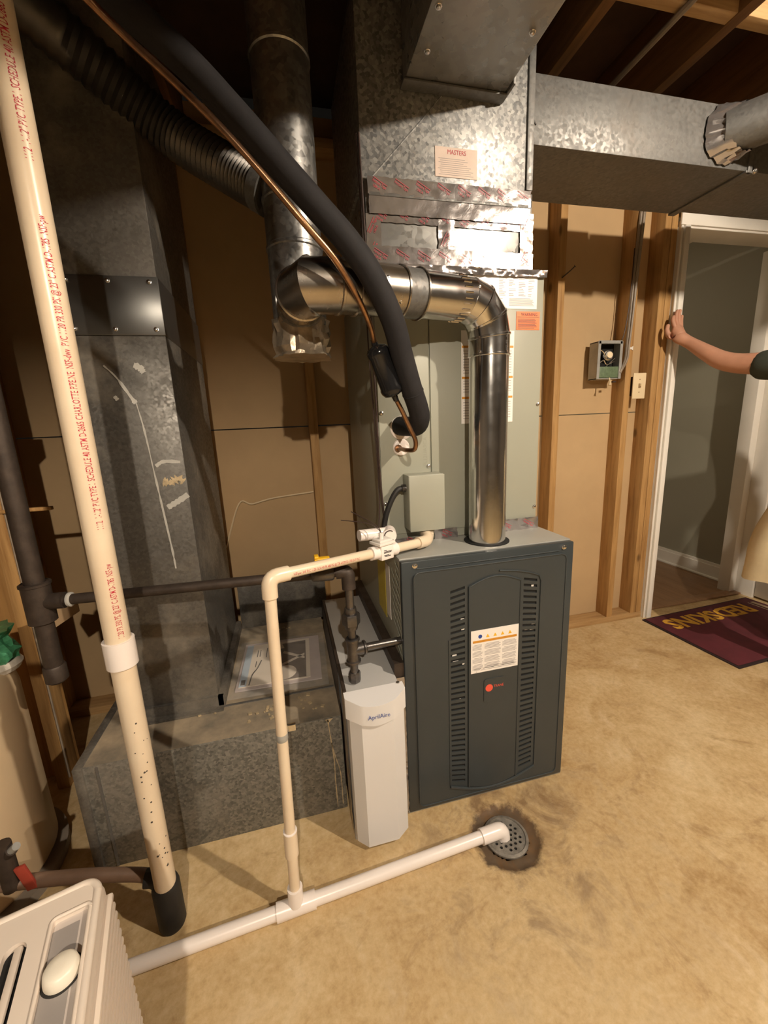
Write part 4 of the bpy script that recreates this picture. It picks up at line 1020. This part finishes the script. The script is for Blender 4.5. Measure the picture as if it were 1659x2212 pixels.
cb = thing('cable_bundle', 'grey cables stapled down the stud above the switch', 'cable', (1.50, .845, 1.45))
for i, (dx_, r) in enumerate(((0, .008), (.013, .007), (.006, .006))):
    MB().tube(spline([(1.535+dx_, .842-.006*i, 2.33), (1.525+dx_, .838-.006*i, 2.15), (1.512+dx_, .836-.006*i, 1.95), (1.508+dx_*.6, .836-.006*i, 1.75), (1.502+dx_*.5, .836-.005*i, 1.60), (1.500+dx_*.4, .838-.004*i, 1.52), (1.478, .845, 1.455)], 6), r, 8).build('cable', 'cable', cb)
MB().tube(spline([(1.51, .845, 2.05), (1.495, .83, 1.9), (1.492, .835, 1.75), (1.478, .838, 1.64), (1.465, .85, 1.60)], 6), .0025, 6).build('wire', 'wire', cb)
sp_ = thing('cable_staple', 'small white bow tie shaped staple on the stud', 'staple', (1.53, .848, 1.575))
MB().prism([(-.013,.010),(0,.004),(.014,.011),(.014,-.010),(0,-.004),(-.013,-.010)], .003, FY(.8495, 1.538, 1.578)).build('staple', 'white', sp_)
sw_ = thing('light_switch', 'almond light switch plate between stud and doorway', 'light switch', (1.60, .84, 1.38))
MB().box(1.563, 1.645, .838, .846, 1.318, 1.452, .003).build('cover_plate', 'almond', sw_)
MB().box(1.598, 1.610, .832, .839, 1.375, 1.397, .001).build('switch_surround', 'cardboard', sw_)
MB().box(1.600, 1.608, .824, .836, 1.385, 1.397, .001, Matrix.Translation((1.604,.836,1.39)) @ Matrix.Rotation(.3, 4, 'X') @ Matrix.Translation((-1.604,-.836,-1.39))).build('toggle', 'almond', sw_)
for z in (1.352, 1.418): MB().lathe([(.0035, 0), (.0035, .0012)], (1.604, .838, z), (0,-1,0), 10).build('plate_screw', 'cardboard', sw_)
MB().box(1.575, 1.632, .846, .905, 1.335, 1.435).build('switch_box', 'wire', sw_, 0)
nl = thing('framing_nail', 'bent rusty nail sticking out of the stud', 'nail', (1.105, .85, 1.9))
MB().tube([(1.104, .852, 1.902), (1.125, .815, 1.925), (1.135, .80, 1.938)], .0028, 8).build('shank', 'ironold', nl)
MB().lathe([(.0065, 0), (.0065, .002)], (1.135, .80, 1.938), (.35,-.5,.4), 10).build('head', 'ironold', nl)

# ================================================================== doormat
dm = thing('doormat', 'maroon doormat with gold REDSKINS lettering at the doorway', 'mat', (2.2, .55, 0))
Rd = Matrix.Translation((2.185, .572, 0)) @ Matrix.Rotation(math.radians(4.5), 4, 'Z') @ Matrix(((1,-.09,0,0),(0,1,0,0),(0,0,1,0),(0,0,0,1)))
Rd = Matrix.Translation((2.192, .560, 0)) @ Matrix.Rotation(math.radians(2.5), 4, 'Z')
MB().box(-.440, .440, -.272, .268, .0, .007, .003, Rd).build('rubber_backing', 'matedge', dm)
MB().box(-.428, .428, -.258, .256, .007, .0105, .002, Rd).build('carpet_face', 'mat', dm)
text_mesh('REDSKINS', 'CENTER', .035); tx = MB(); tx.text('REDSKINS', .15, Rd @ Matrix.Translation((-.035, .160, .0106)) @ Matrix.Rotation(PI, 4, 'Z'), width=.66, th=.0006)
tx.build('lettering', 'gold', dm, 0)
M['tanstripe'] = mat('tan_print', (.42, .33, .22), .85, 0, .15, 40)
for xa, xb in ((.375, .402), (.350, .358)): MB().box(xa, xb, -.25, .20, .0104, .0110, 0, Rd).build('border_stripe', 'tanstripe', dm, 0)
# ================================================================== beige tank at far left
tk = thing('beige_tank', 'beige cylindrical tank with green wrap on top at far left', 'tank', (-1.27, .12, 0))
MB().lathe([(.200, .03), (.212, .05), (.212, .56), (.205, .60), (.185, .635), (.14, .655), (.05, .665)], (-1.275, .125, 0), (0,0,1), 48).build('tank_shell', 'tank', tk, 50)
M['pad'] = mat('grey_pad', (.25, .21, .17), .8)
MB().lathe([(.235, 0), (.235, .03)], (-1.275, .125, 0), (0,0,1), 40).build('base_pad', 'pad', tk)
gr = MB(); random.seed(17); vs = []; n = 20
for i in range(8):
    for j in range(n):
        a = 2*PI*j/n; r = .045+.01*math.sin(i)+random.uniform(-.008, .008); vs.append((-1.118+r*math.cos(a), .20+r*math.sin(a), .64+i*.014+random.uniform(-.003, .003)))
gr.add(vs, [(i*n+j, i*n+(j+1)%n, (i+1)*n+(j+1)%n, (i+1)*n+j) for i in range(7) for j in range(n)]+[tuple(7*n+j for j in range(n))]); gr.build('green_wrap', 'greenfoil', tk, 20)
MB().lathe([(.05, .615), (.058, .63), (.05, .645)], (-1.118, .20, 0), (0,0,1), 18).build('clear_collar', 'clear', tk)

# ================================================================== dehumidifier
dh_ = thing('dehumidifier', 'beige dehumidifier with ribbed side and round knob in front corner', 'dehumidifier', (-.77, -.62, 0))
ZT = .552
Rh = Matrix.Translation((-.630, -.425, 0)) @ Matrix.Rotation(math.radians(15), 4, 'Z')   # local origin: right back corner
MB().box(-.36, 0, -.30, 0, .012, ZT-.010, .014, Rh, 4).build('housing', 'dehum', dh_, 50)
for x in (-.33, -.05):
    for y in (-.26, -.05): MB().cyl(Rh @ Vector((x, y, 0)), Rh @ Vector((x, y, .02)), .016, None, 14).build('foot', 'rubber', dh_)
slot = rrect(-.108, -.082, -.26, -.052, .012); slot2 = rrect(-.30, -.135, -.26, -.052, .012)
cv = MB(); cv.plate(rrect(-.352, -.006, -.292, -.006, .022, 8), [slot, rrect(-.056, -.013, -.27, -.044, .006)], .012, Rh @ Matrix.Translation((0, 0, ZT))); cv.build('top_cover', 'dehum', dh_, 40)
MB().tube([Rh @ Vector((x, y, ZT-.003)) for x, y in rrect(-.353, -.005, -.293, -.005, .022, 8)+[(-.005, -.027)]], .006, 10).build('top_rim', 'dehum', dh_, 60)
MB().tube([Rh @ Vector((x, y, ZT)) for x, y in rrect(-.058, -.011, -.272, -.042, .007, 5)+[(-.011, -.05)]], .0028, 8).build('control_rim', 'dehum', dh_, 60)
MB().box(-.056, -.013, -.27, -.044, ZT-.0115, ZT-.0075, 0, Rh).build('control_panel', 'dehumlight', dh_, 0)
MB().box(-.056, -.024, -.27, -.056, ZT-.0077, ZT-.0068, 0, Rh).build('control_plate', 'dehumgrey', dh_, 0)
MB().box(-.108, -.082, -.26, -.052, ZT-.0115, ZT-.0095, 0, Rh).build('handle_slot', 'dark', dh_, 0)
MB().box(-.098, -.088, -.26, -.054, ZT-.0100, ZT-.002, .003, Rh).build('handle_bar', 'dehum', dh_)
MB().lathe([(.0205, 0), (.0205, .005), (.019, .014), (.016, .0175), (.006, .0185)], Rh @ Vector((-.034, -.120, ZT-.0075)), (0,0,1), 36).build('knob', 'knob', dh_, 50)
MB().lathe([(.0235, 0), (.0235, .0006)], Rh @ Vector((-.034, -.120, ZT-.0068)), (0,0,1), 36).build('knob_ring', 'rubber', dh_)
for i in range(25):
    z = ZT-.030-i*.0185
    MB().box(-.010, .010, -.285, -.014, z-.0090, z, .003, Rh, 2).build('rib', 'dehum', dh_)
MB().box(-.010, .012, -.300, -.288, .02, ZT-.02, .002, Rh, 1).build('front_frame', 'dehum', dh_)

# ================================================================== person at the doorway
pe = thing('person', 'person in dark green shirt and khaki shorts holding the door jamb', 'person', (2.02, .13, 0))
def skin_mesh(name, verts, edges, radii, m, parent, sub=2, root=0):
    me = bpy.data.meshes.new(name); me.from_pydata([tuple(v) for v in verts], edges, [])
    o = bpy.data.objects.new(name, me); COL.objects.link(o)
    sk = o.modifiers.new('skin', 'SKIN'); sk.use_smooth_shade = True
    for i, sv in enumerate(me.skin_vertices[0].data):
        r = radii[i]; sv.radius = (r, r) if not isinstance(r, tuple) else r; sv.use_root = (i == root)
    ss = o.modifiers.new('sub', 'SUBSURF'); ss.levels = sub; ss.render_levels = sub
    dg = bpy.context.evaluated_depsgraph_get(); me2 = bpy.data.meshes.new_from_object(o.evaluated_get(dg))
    bpy.data.objects.remove(o); bpy.data.meshes.remove(me)
    me2.name = name; me2.materials.clear(); me2.materials.append(M[m]); me2.polygons.foreach_set('use_smooth', [True]*len(me2.polygons))
    o = bpy.data.objects.new(name, me2); COL.objects.link(o)
    if parent: attach(o, parent)
    return o
V = []; E = []; R = []
def chain(pts, start=None):
    prev = start
    for p, r in pts:
        V.append(p); R.append(r); i = len(V)-1
        if prev is not None: E.append((prev, i))
        prev = i
    return prev
pel = chain([((2.00, .16, .95), .125)])
chest = chain([((1.995, .17, 1.10), .120), ((1.985, .185, 1.25), .130), ((1.975, .20, 1.38), .125)], pel)
neck = chain([((1.965, .22, 1.49), .060), ((1.96, .235, 1.56), .055)], chest)
head = chain([((1.955, .25, 1.63), .082), ((1.95, .25, 1.72), .092), ((1.95, .24, 1.80), .072)], neck)
# left arm reaching to the jamb
wr = chain([((1.885, .29, 1.43), .064), ((1.868, .40, 1.435), .056), ((1.845, .50, 1.443), .050), ((1.825, .585, 1.470), .047), ((1.803, .675, 1.538), .037), ((1.785, .740, 1.590), .029)], chest)
palm = chain([((1.768, .772, 1.615), .032), ((1.762, .785, 1.648), .033)], wr)
for base, kn, mid, tip in (
    ((1.748, .790, 1.672), (1.743, .800, 1.700), (1.748, .806, 1.722), (1.757, .807, 1.733)),
    ((1.762, .792, 1.680), (1.763, .802, 1.712), (1.769, .808, 1.742), (1.777, .808, 1.762)),
    ((1.776, .792, 1.680), (1.781, .802, 1.712), (1.787, .808, 1.742), (1.793, .808, 1.764)),
    ((1.789, .792, 1.670), (1.797, .802, 1.698), (1.803, .808, 1.722), (1.807, .808, 1.738))):
    chain([(base, .0115), (kn, .0105), (mid, .0098), (tip, .0080)], palm)
chain([((1.738, .783, 1.618), .019), ((1.716, .796, 1.632), .0145), ((1.712, .804, 1.662), .0120), ((1.722, .806, 1.690), .0095)], palm-1)
# right arm hanging
chain([((2.11, .13, 1.42), .060), ((2.17, .09, 1.25), .046), ((2.18, .09, 1.10), .040), ((2.17, .14, .95), .030), ((2.165, .17, .86), .034), ((2.165, .185, .80), .022)], chest)
ft = chain([((1.915, .21, .82), .098), ((1.885, .25, .64), .078), ((1.885, .26, .49), .058), ((1.925, .19, .36), .057), ((1.975, .11, .20), .043), ((1.995, .065, .09), .036)], pel)
chain([((2.0, .11, .045), .038), ((1.995, .20, .035), .032)], ft)
ft = chain([((2.085, .14, .84), .098), ((2.10, .12, .66), .078), ((2.11, .11, .49), .058), ((2.115, .08, .36), .058), ((2.12, .07, .20), .043), ((2.12, .065, .09), .036)], pel)
chain([((2.12, .11, .045), .038), ((2.12, .20, .035), .032)], ft)
body = skin_mesh('body', V, E, R, 'skin', pe, 2, 0)
# face
fc2 = MB()
hd2 = Vector((-.25, .97, 0)).normalized(); hs = Vector((hd2.y, -hd2.x, 0)); hc = Vector((1.952, .25, 1.70))
def hp(a, b, c): return hc+hs*a+hd2*b+Vector((0,0,c))
nose = MB(); nose.tube([hp(0, .085, .02), hp(0, .105, -.012), hp(0, .112, -.028), hp(0, .088, -.036)], [.008, .011, .013, .008], 10); nose.build('nose', 'skin', pe, 60)
for sgn in (-1, 1):
    bm = bmesh.new(); bmesh.ops.create_uvsphere(bm, u_segments=12, v_segments=8, radius=.012); MB().bm(bm, Matrix.Translation(hp(.032*sgn, .078, .012))).build('eye', 'white', pe, 60)
    bm = bmesh.new(); bmesh.ops.create_uvsphere(bm, u_segments=10, v_segments=6, radius=.006); MB().bm(bm, Matrix.Translation(hp(.032*sgn, .086, .012))).build('iris', 'wire', pe, 60)
    bm = bmesh.new(); bmesh.ops.create_uvsphere(bm, u_segments=12, v_segments=10, radius=.03); MB().bm(bm, Matrix.Translation(hp(.088*sgn, -.005, -.005)) @ Matrix.Diagonal((.35, .6, 1, 1))).build('ear', 'skin', pe, 60)
MB().tube([hp(-.025, .085, -.062), hp(0, .094, -.060), hp(.025, .085, -.062)], [.004, .007, .004], 8).build('mouth', 'redh', pe, 60)
bm = bmesh.new(); bmesh.ops.create_uvsphere(bm, u_segments=24, v_segments=16, radius=1)
for v in bm.verts:
    v.co = Vector((v.co.x*.100, v.co.y*.108, v.co.z*.105))
MB().bm(bm, Matrix.Translation(hp(0, -.018, .045))).build('hair', 'hair', pe, 60)
# shirt: torso and two short sleeves, one skin surface slightly larger than the body
# shirt: torso and two short sleeves
V = []; E = []; R = []
c0 = chain([((2.00, .16, .90), .150)])
c1 = chain([((1.995, .17, 1.05), .145), ((1.985, .185, 1.22), .150), ((1.975, .20, 1.37), .145)], c0)
chain([((1.965, .215, 1.47), .085)], c1)
chain([((1.885, .29, 1.425), .086), ((1.873, .38, 1.428), .074), ((1.855, .480, 1.430), .070)], c1)
chain([((2.11, .13, 1.41), .080), ((2.16, .095, 1.27), .068)], c1)
skin_mesh('shirt', V, E, R, 'shirt', pe, 2, 0)
sk_ = MB()
def drape(mb, pts, n=36, seed=0):
    N = len(pts); o = len(mb.v)
    for i, (c, r) in enumerate(pts):
        for k in range(n):
            a = 2*PI*k/n; fold = 1+.06*(i/N)*mnoise.noise(Vector((math.cos(a)*2.2, math.sin(a)*2.2, seed+i*.18)))+.045*(i/N)*math.sin(5*a+i*.25+seed)
            mb.v.append((c[0]+r*fold*math.cos(a), c[1]+r*fold*.95*math.sin(a), c[2]+.010*mnoise.noise(Vector((math.cos(a), math.sin(a), seed)))*(i == N-1)))
    for i in range(N-1):
        for k in range(n): mb.f.append((o+i*n+k, o+i*n+(k+1) % n, o+(i+1)*n+(k+1) % n, o+(i+1)*n+k))
def lerp_pts(ctrl, m=14):
    q = spline([c for c, r in ctrl], m); rr = []
    for a in range(len(ctrl)-1):
        for k in range(m): rr.append(ctrl[a][1]+(ctrl[a+1][1]-ctrl[a][1])*k/m)
    rr.append(ctrl[-1][1]); return list(zip([tuple(v) for v in q], rr))
drape(sk_, lerp_pts([((2.0, .16, 1.02), .150), ((1.99, .17, .92), .165), ((1.93, .205, .80), .135), ((1.885, .25, .64), .120), ((1.872, .265, .46), .112)], 6), seed=1)
drape(sk_, lerp_pts([((2.0, .16, 1.02), .148), ((2.01, .155, .92), .163), ((2.08, .135, .80), .130), ((2.11, .11, .62), .118), ((2.115, .10, .45), .118)], 6), seed=4)
sk_.build('shorts', 'khaki', pe, 60)
for fx2, yy in ((1.995, .10), (2.12, .10)):
    sh = MB(); sh.box(fx2-.05, fx2+.045, yy-.09, yy+.17, 0, .03, .012); sh.box(fx2-.046, fx2+.041, yy-.085, yy+.10, .03, .085, .025); sh.build('shoe', 'shoe', pe, 50)
